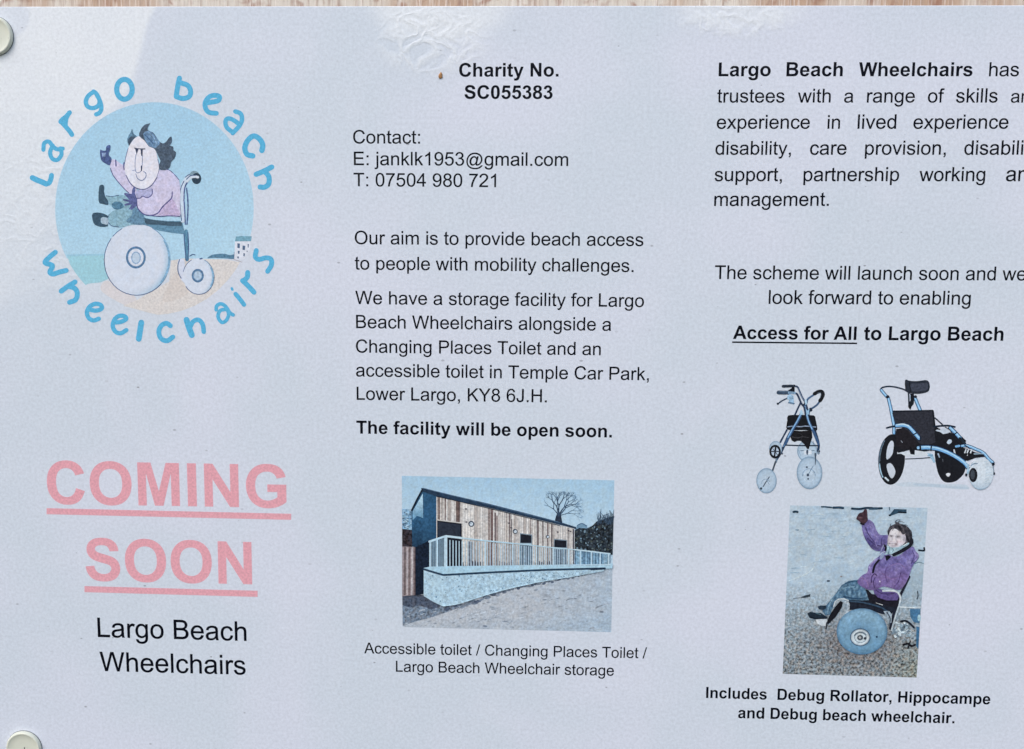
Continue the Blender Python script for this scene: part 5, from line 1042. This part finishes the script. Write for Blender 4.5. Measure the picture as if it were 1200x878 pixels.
# ------------------------------------------------------------------ the notice: beach photograph
def beach_picture():
    global TONE
    TONE = (0.84, (0.985, 1.0, 0.99))
    rnd = random.Random(5)
    Q = [(66, 10), (740, 22), (686, 853), (30, 835)]; V = (910, 590, 4.179)
    blob = [(rnd.random(), rnd.random(), rnd.uniform(.03, .14), rnd.uniform(-1, 1)) for _ in range(120)]
    def cloud(s, t): return sum(w*math.exp(-((s-a)**2+((t-b)*1.5)**2)/(r*r)) for a, b, r, w in blob)
    def bgc(s, t):
        c = mix(C(172, 190, 206), C(188, 202, 214), 0.5+0.45*cloud(s, t)+0.25*math.sin(t*60+9*s+4*cloud(s, t)))
        c = mix(c, C(132, 160, 186), max(0, 0.55*perlin((s*9, t*48, 2.0))*(1-t)))
        c = mix(c, C(206, 218, 226), max(0, 0.6*perlin((s*11+3, t*42, 6.0))*(1-t)))
        c = mix(c, C(160, 178, 192), max(0, min(1, (t-0.36-0.25*(0.5-s))*5)))
        if t > 0.45:
            c = mix(c, C(122, 130, 136), (t-0.45)*1.5)
            d = math.exp(-(((s-0.55)/0.30)**2+((t-0.80)/0.13)**2)); c = mix(c, C(104, 88, 82), 0.85*d)
            c = mix(c, C(138, 142, 122), max(0, min(1, (s-0.72)*2.4))*max(0, min(1, (t-0.74)*5))*0.85)
        return mix(c, C(110, 128, 142), 0.10*cloud(s, t))
    a = Art(layer=6).at(*V); a.tex, a.tint, a.tsp = 0.22, 0.06, 1.3
    a.tex = 0.12; a.quad(Q, 110, 140, bgc, lambda s, t: 0.10+0.78*max(0, min(1, (t-0.44)*2.2)), 1)
    pic = a.build('beach_picture', notice)
    g = Art(layer=9).at(*V); g.tex, g.tint, g.tsp = 0.22, 0.06, 1.3
    g.scatter(40)
    for i in range(90):
        s, t = rnd.random(), rnd.uniform(0.04, 0.46)
        x, y = [(Q[0][k]*(1-s)+Q[1][k]*s)*(1-t)+(Q[3][k]*(1-s)+Q[2][k]*s)*t for k in (0, 1)]
        w = rnd.uniform(8, 34); x = min(max(x, 66+w-y*.04), 705-y*.06)
        g.l([(x-w*.9, y+rnd.uniform(-3, 3)), (x, y+rnd.uniform(-3, 3)), (x+w*.6, y+rnd.uniform(-3, 3))], rnd.uniform(1.5, 4), mix(C(138, 170, 194), C(196, 214, 224), rnd.random()), 0.2)
    for i in range(170):
        s, t = rnd.uniform(.03, .97), rnd.uniform(.60, .985)
        x, y = [(Q[0][k]*(1-s)+Q[1][k]*s)*(1-t)+(Q[3][k]*(1-s)+Q[2][k]*s)*t for k in (0, 1)]
        g.e(x, y, rnd.uniform(1.5, 5.5)*t, rnd.uniform(1.2, 3.2)*t, mix(C(62, 66, 76), C(204, 206, 200), rnd.random()), 0.3, rnd.uniform(-1, 1), 7)
    g.scatter()
    g.at(915, 590, 8.78)
    g.l([(352, 610), (340, 655), (300, 700), (240, 736), (160, 768), (72, 800)], 10, C(192, 210, 220), 0.2); g.l([(100, 712), (180, 712)], 8, C(150, 182, 204), 0.2); g.l([(110, 668), (190, 664)], 7, C(146, 178, 200), 0.2)
    g.l([(130, 88), (150, 84), (172, 88)], 22, C(34, 58, 78), 0.3); g.e(490, 798, 18, 10, C(50, 64, 84), 0.3); g.e(620, 752, 14, 6, C(150, 140, 140), 0.3); g.e(168, 272, 20, 10, C(128, 158, 182), 0.3)
    g.l([(420, 34), (460, 36), (520, 42)], 16, C(46, 74, 96), 0.3); g.l([(540, 44), (600, 42), (640, 48)], 24, C(36, 60, 82), 0.3)
    g.at(980, 592, 8.782)
    g.l([(2, 26), (60, 28)], 14, C(40, 66, 90), 0.3); g.l([(160, 36), (240, 40), (320, 28), (400, 34), (468, 32)], 22, C(32, 54, 76), 0.4); g.l([(340, 44), (420, 42)], 12, C(70, 102, 128), 0.3)
    g.p([(596, 40), (722, 44), (722, 84), (640, 82), (570, 106), (540, 108), (560, 86)], C(44, 74, 98), 0.4); g.l([(640, 74), (718, 78)], 14, C(20, 30, 44), 0.3); g.e(552, 104, 14, 10, C(26, 42, 58), 0.3); g.l([(546, 24), (548, 50)], 10, C(60, 90, 116), 0.3)
    g.l([(850, 464), (902, 468), (904, 440)], 18, C(24, 34, 48), 0.3); g.l([(806, 604), (850, 588), (896, 600)], 8, C(110, 140, 160), 0.3)
    g.at(*V); g.p([(110, 462), (140, 450), (166, 444), (164, 456), (140, 462)], C(48, 60, 72), 0.3); g.l([(82, 466), (120, 460)], 4, C(120, 134, 146)); g.e(254, 380, 7, 4, C(72, 86, 100), 0.3)
    g.build('shoreline', pic)
    # second chair at the edge
    k = Art(layer=92).at(930, 675, 7.319); k.tex, k.tint, k.tsp = 0.22, 0.06, 1.3
    k.p([(998, 282), (1086, 284), (1080, 404), (1030, 396), (1000, 350)], C(64, 116, 158), 0.3); k.e(1076, 360, 14, 30, C(150, 190, 206), 0.2); k.p([(1052, 430), (1080, 440), (1068, 628), (1050, 600)], C(56, 108, 150), 0.3)
    k.scatter(20)
    for i in range(60): k.e(rnd.uniform(850, 1000), rnd.uniform(396, 520), rnd.uniform(8, 26), rnd.uniform(5, 13), rnd.choice([C(168, 192, 206), C(140, 168, 186), C(190, 206, 214), C(110, 132, 150)]), 0.4, rnd.uniform(-1, 1), 8)
    k.scatter()
    k.l([(920, 390), (960, 384), (1000, 410), (1030, 440)], 18, C(30, 36, 48), 0.4); k.l([(940, 590), (980, 580), (1010, 600), (1040, 590)], 18, C(28, 28, 36), 0.4); k.l([(1000, 560), (980, 620)], 12, C(36, 38, 46), 0.3)
    k.l([(898, 264), (1000, 270), (1086, 268)], 12, C(196, 210, 218), 0.15); k.l([(1062, 130), (1066, 170), (1058, 196)], 9, C(56, 70, 86), 0.3)
    k.build('pushed_chair', pic)
    # wheelchair
    w = Art(layer=145).at(930, 675, 7.319); w.tex, w.tint, w.tsp = 0.22, 0.06, 1.3
    w.l([(990, 6), (950, 90), (908, 180), (880, 260), (850, 350), (828, 450)], 22, C(32, 36, 52), 0.3)
    w.p([(470, 200), (640, 206), (720, 220), (800, 250), (880, 240), (862, 300), (830, 330), (760, 326), (640, 286), (480, 290)], C(30, 36, 50), 0.4)
    w.p([(600, 110), (640, 120), (700, 190), (720, 240), (640, 220), (628, 190)], C(28, 30, 40), 0.4)
    w.l([(480, 214), (600, 228), (740, 266), (800, 300)], 12, C(48, 74, 100), 0.3); w.l([(706, 226), (760, 246)], 9, C(206, 214, 220), 0.3)
    w.l([(440, 222), (470, 240), (462, 300), (436, 330)], 20, C(168, 184, 196), 0.4); w.p([(770, 300), (820, 300), (842, 330), (836, 400), (806, 410), (796, 350)], C(150, 170, 186), 0.4); w.l([(800, 310), (826, 360), (824, 410)], 10, C(56, 70, 88), 0.3)
    w.p([(186, 374), (240, 366), (286, 368), (282, 428), (240, 428), (204, 410)], C(190, 200, 208), 0.15)
    w.p([(400, 212), (422, 226), (412, 268), (360, 350), (296, 414), (284, 404), (300, 350), (350, 270)], C(24, 26, 34), 0.25)
    w.l([(284, 400), (278, 450)], 12, C(40, 46, 58), 0.3)
    w.l([(342, 256), (352, 218), (386, 196), (430, 194), (466, 206)], 15, C(196, 208, 216), 0.15)
    chair = w.build('chair_frame', pic)
    t = Art(layer=162).at(930, 675, 7.319); t.tex, t.tint, t.tsp = 0.22, 0.06, 1.3
    t.disc(585, 475, 218, 198, lambda r, q: mix(mix(C(130, 174, 204), C(94, 144, 180), 0.5+0.5*math.sin(q)*r), C(58, 104, 146), max(0, (r-0.86)/0.14)*0.7+max(0, 0.62-r)*0.9), 0.16, 16, 56)
    t.disc(570, 525, 88, 77, lambda r, q: mix(C(196, 210, 218), C(40, 76, 110), max(0, (r-0.82)/0.12)), 0.15, 14, 36); t.ring(572, 526, 52, 44, 13, C(58, 72, 88), 0.4, 200, 330); t.ring(572, 526, 50, 44, 6, C(120, 140, 156), 0.4)
    t.e(570, 528, 26, 23, C(70, 80, 92), 0.4); t.e(568, 526, 11, 10, C(176, 180, 184), 0.2); t.e(612, 534, 12, 12, C(52, 60, 72), 0.3); t.e(712, 521, 9, 9, C(32, 60, 90), 0.2)
    t.build('wheel', pic)
    # person
    p = Art(layer=182).at(930, 675, 7.319); p.tex, p.tint, p.tsp = 0.22, 0.06, 1.3
    JN = C(74, 114, 146)
    p.p([(410, 78), (470, 40), (560, 30), (610, 100), (644, 206), (580, 208), (470, 204), (430, 188), (384, 192), (350, 216), (334, 270), (312, 330), (270, 336), (246, 300), (262, 270), (310, 212), (360, 150)], lambda u, v: mix(JN, C(126, 164, 190) if perlin((u*0.35, v*0.25, 3.0)) > 0 else C(40, 70, 100), min(0.7, abs(perlin((u*0.35, v*0.25, 3.0)))*1.3)), 0.35)
    p.l([(430, 176), (520, 192), (590, 196)], 14, C(44, 76, 106), 0.3); p.l([(380, 140), (440, 100), (520, 90)], 10, C(108, 148, 176), 0.4); p.l([(330, 200), (300, 260), (290, 320)], 10, C(112, 150, 176), 0.4); p.l([(440, 66), (500, 46), (560, 44)], 10, C(44, 78, 108), 0.3)
    p.p([(116, 322), (140, 306), (180, 312), (236, 318), (262, 336), (292, 352), (282, 366), (180, 370), (136, 358)], C(30, 44, 58), 0.3); p.l([(140, 350), (200, 362), (280, 360)], 8, C(16, 24, 34), 0.2); p.l([(190, 316), (230, 330)], 8, C(76, 110, 128), 0.3)
    p.p([(204, 262), (230, 252), (276, 252), (282, 276), (250, 290), (216, 284)], C(38, 56, 74), 0.3)
    p.p([(640, 104), (690, 96), (760, 122), (800, 150), (900, 180)],  C(100, 88, 150), 0.3)
    p.p([(646, 150), (720, 160), (900, 180), (896, 262), (820, 262), (700, 226)], C(30, 30, 42), 0.3)
    p.p([(680, 100), (780, 118), (884, 124), (904, 170), (888, 206), (800, 208), (726, 186), (690, 150)], C(92, 78, 142), 0.3)
    p.l([(720, 190), (790, 214), (880, 214)], 16, C(26, 24, 36), 0.3); p.l([(704, 120), (760, 150), (860, 150)], 8, C(62, 50, 100), 0.3)
    p.at(980, 592, 8.782)
    PU = C(110, 102, 170)
    def fleece(x, y):
        k = perlin((x*0.012+y*0.006, y*0.010-x*0.004, 8.0))+0.7*perlin((x*0.035, y*0.03, 2.0))
        c = mix(PU, C(146, 138, 194) if k > 0 else C(68, 60, 118), min(0.8, abs(k)*0.9))
        c = mix(c, C(132, 100, 160), max(0, min(0.5, (y-600)/300)))
        return mix(c, C(60, 52, 104), max(0, (x-720)/160)*0.45*(y > 560)+max(0, (y-760)/120)*0.4)
    p.dense([(262, 196), (296, 160), (336, 148), (384, 186), (412, 258), (456, 306), (532, 308), (526, 372), (506, 440), (446, 472), (372, 452), (310, 372), (272, 284)], 0.8, spots(fleece, [(310, 380, 60, 60, 0.8, C(58, 52, 106), 0.6), (400, 440, 70, 30, 0.3, C(52, 46, 96), 0.7), (380, 230, 20, 60, -0.5, C(146, 138, 192), 0.6), (490, 400, 40, 60, 0, C(70, 62, 116), 0.6)]), 0.25)
    p.dense([(442, 520), (470, 470), (520, 440), (560, 520), (640, 520), (720, 460), (786, 424), (812, 466), (846, 512), (834, 560), (786, 620), (742, 740), (692, 832), (640, 872), (560, 852), (480, 836), (392, 872), (300, 860), (214, 792), (264, 722), (318, 690), (332, 620), (392, 560)], 0.8, fleece, 0.25)
    for pts, ww, c in (([(436, 566), (400, 610), (384, 650), (376, 690)], 22, C(24, 24, 40)), ([(340, 640), (356, 600), (420, 548)], 10, C(150, 138, 190)), ([(360, 790), (362, 740), (390, 706), (414, 720)], 12, C(66, 52, 104)), ([(400, 740), (380, 790), (392, 850)], 9, C(72, 56, 110)),
                       ([(780, 470), (800, 520), (770, 600)], 10, C(78, 66, 124)), ([(820, 500), (838, 530), (800, 580)], 12, C(138, 126, 184)), ([(560, 620), (640, 600), (700, 640)], 12, C(122, 104, 164)), ([(470, 700), (560, 760), (640, 740)], 12, C(124, 98, 156)), ([(520, 640), (500, 700), (520, 790)], 10, C(88, 70, 130)), ([(660, 700), (640, 780), (600, 830)], 10, C(86, 66, 126)),
                       ([(300, 230), (330, 300), (390, 380)], 10, C(72, 62, 116)), ([(350, 220), (380, 290), (430, 340)], 11, C(130, 120, 176)), ([(320, 340), (390, 400), (460, 420)], 11, C(66, 56, 110)), ([(420, 330), (400, 380), (420, 430)], 8, C(124, 114, 172)), ([(256, 742), (310, 780), (330, 840)], 10, C(132, 104, 158)), ([(470, 330), (460, 390), (480, 440)], 10, C(66, 60, 112))):
        p.l(pts, ww, c, 0.35)
    p.e(446, 784, 7, 8, C(214, 208, 226), 0.1)
    p.p([(204, 138), (218, 104), (240, 78), (272, 70), (284, 48), (306, 38), (316, 62), (318, 110), (322, 156), (290, 190), (258, 204), (244, 172), (222, 154)], C(72, 50, 60), 0.35, 2); p.l([(250, 186), (282, 198)], 16, C(26, 26, 34), 0.2); p.l([(236, 104), (264, 108)], 7, C(40, 28, 36), 0.2); p.l([(232, 128), (262, 130)], 7, C(120, 88, 92), 0.2); p.l([(290, 62), (296, 120)], 8, C(44, 30, 38), 0.2)
    body = p.build('seated_person', pic)
    f = Art(layer=232).at(1025, 595, 15.97); f.tex, f.tint, f.tsp = 0.22, 0.06, 1.3
    HAIR = C(52, 52, 62)
    def hair(x, y):
        k = perlin((x*0.020-y*0.010, y*0.012, 1.0))+0.6*perlin((x*0.05, y*0.03, 4.0))
        return mix(HAIR, C(112, 106, 116) if k > 0 else C(22, 22, 30), min(0.85, abs(k)*1.1))
    f.dense([(240, 470), (250, 400), (290, 340), (350, 326), (384, 296), (400, 262), (440, 276), (480, 300), (550, 314), (640, 380), (692, 480), (700, 580), (690, 660), (560, 700), (300, 600)], 0.7, hair, 0.25)
    for pts, ww in (([(400, 300), (384, 258), (420, 226), (470, 218)], 20), ([(430, 300), (450, 262), (500, 258), (548, 272)], 14), ([(300, 350), (286, 316), (306, 296)], 18), ([(440, 280), (452, 240), (486, 228)], 12), ([(520, 320), (580, 318), (620, 340)], 14), ([(640, 400), (676, 430), (690, 470)], 14)):
        f.l(pts, ww, C(66, 68, 80), 0.35, 5, 5)
    SK = C(208, 206, 216); SH = C(150, 140, 158); DKF = C(60, 58, 74); RO = C(150, 116, 132)
    skin = lambda x, y: mix(mix(C(220, 217, 224), SK, (y-400)/160), C(176, 168, 184), max(0, (x-480)/120)*0.8)
    face = spots(skin, [(340, 430, 90, 40, 0, C(228, 226, 230), 0.7), (250, 610, 22, 90, 0, SH, 0.6), (360, 600, 26, 60, 0.2, C(226, 220, 226), 0.7), (322, 590, 12, 44, 0.25, SH, 0.55), (304, 634, 22, 10, 0, RO, 0.6), (350, 640, 30, 12, 0, C(160, 138, 152), 0.6),
        (304, 526, 36, 14, 0.1, DKF, 0.95), (300, 508, 40, 8, 0.15, DKF, 0.6), (436, 541, 52, 14, -0.02, DKF, 0.95), (440, 514, 48, 9, -0.08, DKF, 0.55), (312, 540, 10, 7, 0, C(20, 20, 30), 0.8), (424, 548, 13, 8, 0, C(20, 20, 30), 0.8), (436, 566, 46, 10, 0, SH, 0.45), (306, 556, 30, 8, 0, SH, 0.4),
        (470, 636, 52, 34, 0.2, C(214, 190, 202), 0.7), (276, 620, 20, 26, 0, C(208, 186, 198), 0.5), (414, 636, 10, 34, -0.35, C(150, 122, 138), 0.7), (276, 668, 16, 14, 0, C(96, 70, 88), 0.8), (396, 682, 24, 22, 0.2, C(104, 66, 86), 0.85), (338, 676, 70, 13, 0.03, C(120, 86, 102), 0.75), (338, 686, 44, 9, 0.03, C(226, 222, 226), 0.85), (344, 708, 60, 10, 0.05, RO, 0.7), (350, 728, 60, 10, 0, SH, 0.5),
        (552, 560, 18, 90, 0.05, SH, 0.6), (500, 480, 40, 30, 0.6, SH, 0.5), (300, 440, 50, 16, -0.7, C(140, 132, 146), 0.5)])
    f.dense([(262, 500), (290, 430), (340, 388), (420, 398), (480, 450), (516, 490), (552, 452), (572, 480), (578, 560), (570, 640), (520, 690), (450, 730), (330, 742), (262, 710), (238, 630), (244, 550)], 0.45, face, 0.10)
    f.dense([(388, 300), (440, 320), (500, 360), (560, 400), (590, 460), (566, 478), (530, 500), (500, 478), (470, 440), (420, 404), (350, 388), (300, 402), (262, 460), (250, 420), (300, 340)], 0.7, hair, 0.25)
    for pts in ([(420, 400), (450, 430), (476, 470)], [(300, 400), (276, 440), (262, 490)], [(350, 386), (330, 410), (322, 430)], [(560, 470), (580, 540), (576, 620)]): f.l(pts, 12, C(52, 50, 60), 0.3, 5, 4)
    f.build('head', pic)
    s = Art(layer=262).at(1025, 595, 15.97); s.tex, s.tint, s.tsp = 0.22, 0.06, 1.3
    s.p([(232, 700), (280, 736), (340, 746), (430, 736), (520, 700), (600, 656), (640, 650), (636, 690), (560, 730), (470, 780), (360, 860), (230, 870), (180, 878), (216, 800)], C(156, 190, 206), 0.3)
    s.l([(270, 740), (262, 800), (250, 860)], 14, C(84, 128, 150), 0.3); s.l([(330, 760), (350, 790), (320, 830)], 12, C(108, 150, 172), 0.3); s.l([(400, 750), (440, 760)], 10, C(118, 158, 178), 0.3); s.l([(600, 664), (540, 706)], 14, C(214, 220, 226), 0.1)
    s.l([(686, 600), (690, 640), (668, 690), (600, 746), (520, 796), (430, 840), (350, 876)], 66, C(28, 30, 42), 0.3, 5, 60)
    s.l([(180, 700), (204, 740), (196, 790)], 36, C(26, 28, 42), 0.3); s.l([(160, 700), (120, 790), (100, 850)], 22, C(140, 146, 190), 0.2); s.l([(100, 880), (130, 840), (180, 820)], 20, C(170, 184, 212), 0.2)
    s.at(980, 592, 8.782); s.p([(500, 520), (540, 512), (560, 530), (530, 560), (512, 570)], C(24, 26, 38), 0.3); s.p([(444, 530), (470, 486), (500, 492), (480, 540), (452, 556)], C(138, 156, 196), 0.2)
    s.build('scarf_collar', pic)
    r = Art(layer=285).at(930, 675, 7.319); r.tex, r.tint, r.tsp = 0.22, 0.06, 1.3
    r.l([(764, 126), (820, 124), (868, 128), (900, 150), (914, 190), (908, 230)], 15, C(198, 210, 218), 0.12); r.l([(912, 220), (886, 300), (858, 390), (838, 462)], 12, C(186, 202, 212), 0.15)
    r.build('armrest', pic)
beach_picture()

# ------------------------------------------------------------------ caps and the speck
def lathe(name, prof, mat, parent=None, n=48):
    vs_, fs = [], []
    for r, y in prof:
        for i in range(n): vs_.append((r*math.cos(2*math.pi*i/n), y, r*math.sin(2*math.pi*i/n)))
    for k in range(len(prof)-1):
        for i in range(n): fs.append((k*n+i, k*n+(i+1) % n, (k+1)*n+(i+1) % n, (k+1)*n+i))
    fs.append(tuple((len(prof)-1)*n+i for i in range(n)))
    me = bpy.data.meshes.new(name); me.from_pydata(vs_, [], fs); me.materials.append(mat)
    import bmesh
    bm = bmesh.new(); bm.from_mesh(me); bmesh.ops.recalc_face_normals(bm, faces=bm.faces); bm.to_mesh(me); bm.free()
    for p in me.polygons: p.use_smooth = len(p.vertices) == 4
    return link(name, me, parent)
def caps():
    mt, t, bs = new_mat('ivory_nylon')
    vec = mapping(t, (1, 1, 1))
    c = mixc(t, noise(t, vec, 0.06*PX, 3, 0.6), C(204, 208, 191), C(214, 217, 203))
    c = mixc(t, math_n(t, 'MULTIPLY', ramp(t, noise(t, vec, 0.25*PX, 2, 0.6), 0.62, 0.75), 0.35), c, C(168, 168, 158))
    t.links.new(c, bs.inputs['Base Color']); bs.inputs['Roughness'].default_value = 0.35
    md, t2, b2 = new_mat('dark_collar'); b2.inputs['Base Color'].default_value = C(96, 98, 104)+(1,); b2.inputs['Roughness'].default_value = 0.6
    b = nd(t2, 'ShaderNodeBump'); b.inputs['Strength'].default_value = 0.1
    t2.links.new(noise(t2, mapping(t2, (1, 1, 1)), 0.3*PX, 2), b.inputs['Height']); t2.links.new(b.outputs[0], b2.inputs['Normal'])
    R = 22.3*MM
    prof = [(R*0.94, 0.0001), (R*0.985, -0.0001), (R, -0.0003), (R*0.99, -0.00065), (R*0.965, -0.0010), (R*0.925, -0.00122), (R*0.88, -0.00125), (R*0.83, -0.00112), (R*0.79, -0.00102), (R*0.5, -0.00098), (R*0.2, -0.00096)]
    first = None
    for (u, v), lab in (((-6.0, 42.5), 'pale ivory plastic cap at the upper left of the notice, cut by the photo edge'),
                        ((29.0, 876.0), 'pale ivory plastic cap with a small dark dent, at the bottom left of the notice')):
        x, z = P(u, v); r = empty('screw_cap', (x, 0, z))
        tag(r, lab, 'screw cap', 'plastic screw caps holding the notice')
        lathe('cap_top', prof, mt, r); lathe('collar', [(R*1.015, 0.0002), (R*1.012, -0.00008), (R*0.93, -0.00012)], md, r)
        if v > 500:
            d = bpy.data.meshes.new('dent'); q = []
            for i in range(12): q.append((0.00012*math.cos(i*math.pi/6), -0.00104, 0.00045*math.sin(i*math.pi/6)))
            d.from_pydata(q+[(a_, -0.00090, c_) for a_, b_, c_ in q], [], [tuple(range(12))[::-1]]+[(i, (i+1) % 12, 12+(i+1) % 12, 12+i) for i in range(12)])
            d.materials.append(md); o = link('dent', d, r); o.location = (0.0004, 0, 0.0002)
caps()
def speck():
    mt, t, bs = new_mat('brown_husk'); vec = mapping(t, (1, 1, 1))
    t.links.new(mixc(t, noise(t, vec, 0.5*PX, 2), C(206, 146, 84), C(128, 82, 44)), bs.inputs['Base Color']); bs.inputs['Roughness'].default_value = 0.5
    import bmesh
    bm = bmesh.new(); bmesh.ops.create_icosphere(bm, subdivisions=3, radius=1.0)
    for v in bm.verts:
        k = 1+0.12*math.sin(v.co.x*5+v.co.z*3); v.co = Vector((v.co.x*2.1*k*(1-0.25*v.co.z), v.co.y*1.1, v.co.z*3.7*k))*MM
    me = bpy.data.meshes.new('seed_husk'); bm.to_mesh(me); bm.free(); me.materials.append(mt)
    for p in me.polygons: p.use_smooth = True
    o = link('seed_husk', me); x, z = P(516.5, 88.5); o.location = (x, -0.9*MM, z); o.rotation_euler = (0, math.radians(8), 0)
    tag(o, 'tiny brown husk stuck on the notice just left of the charity number', 'speck of dirt')
speck()
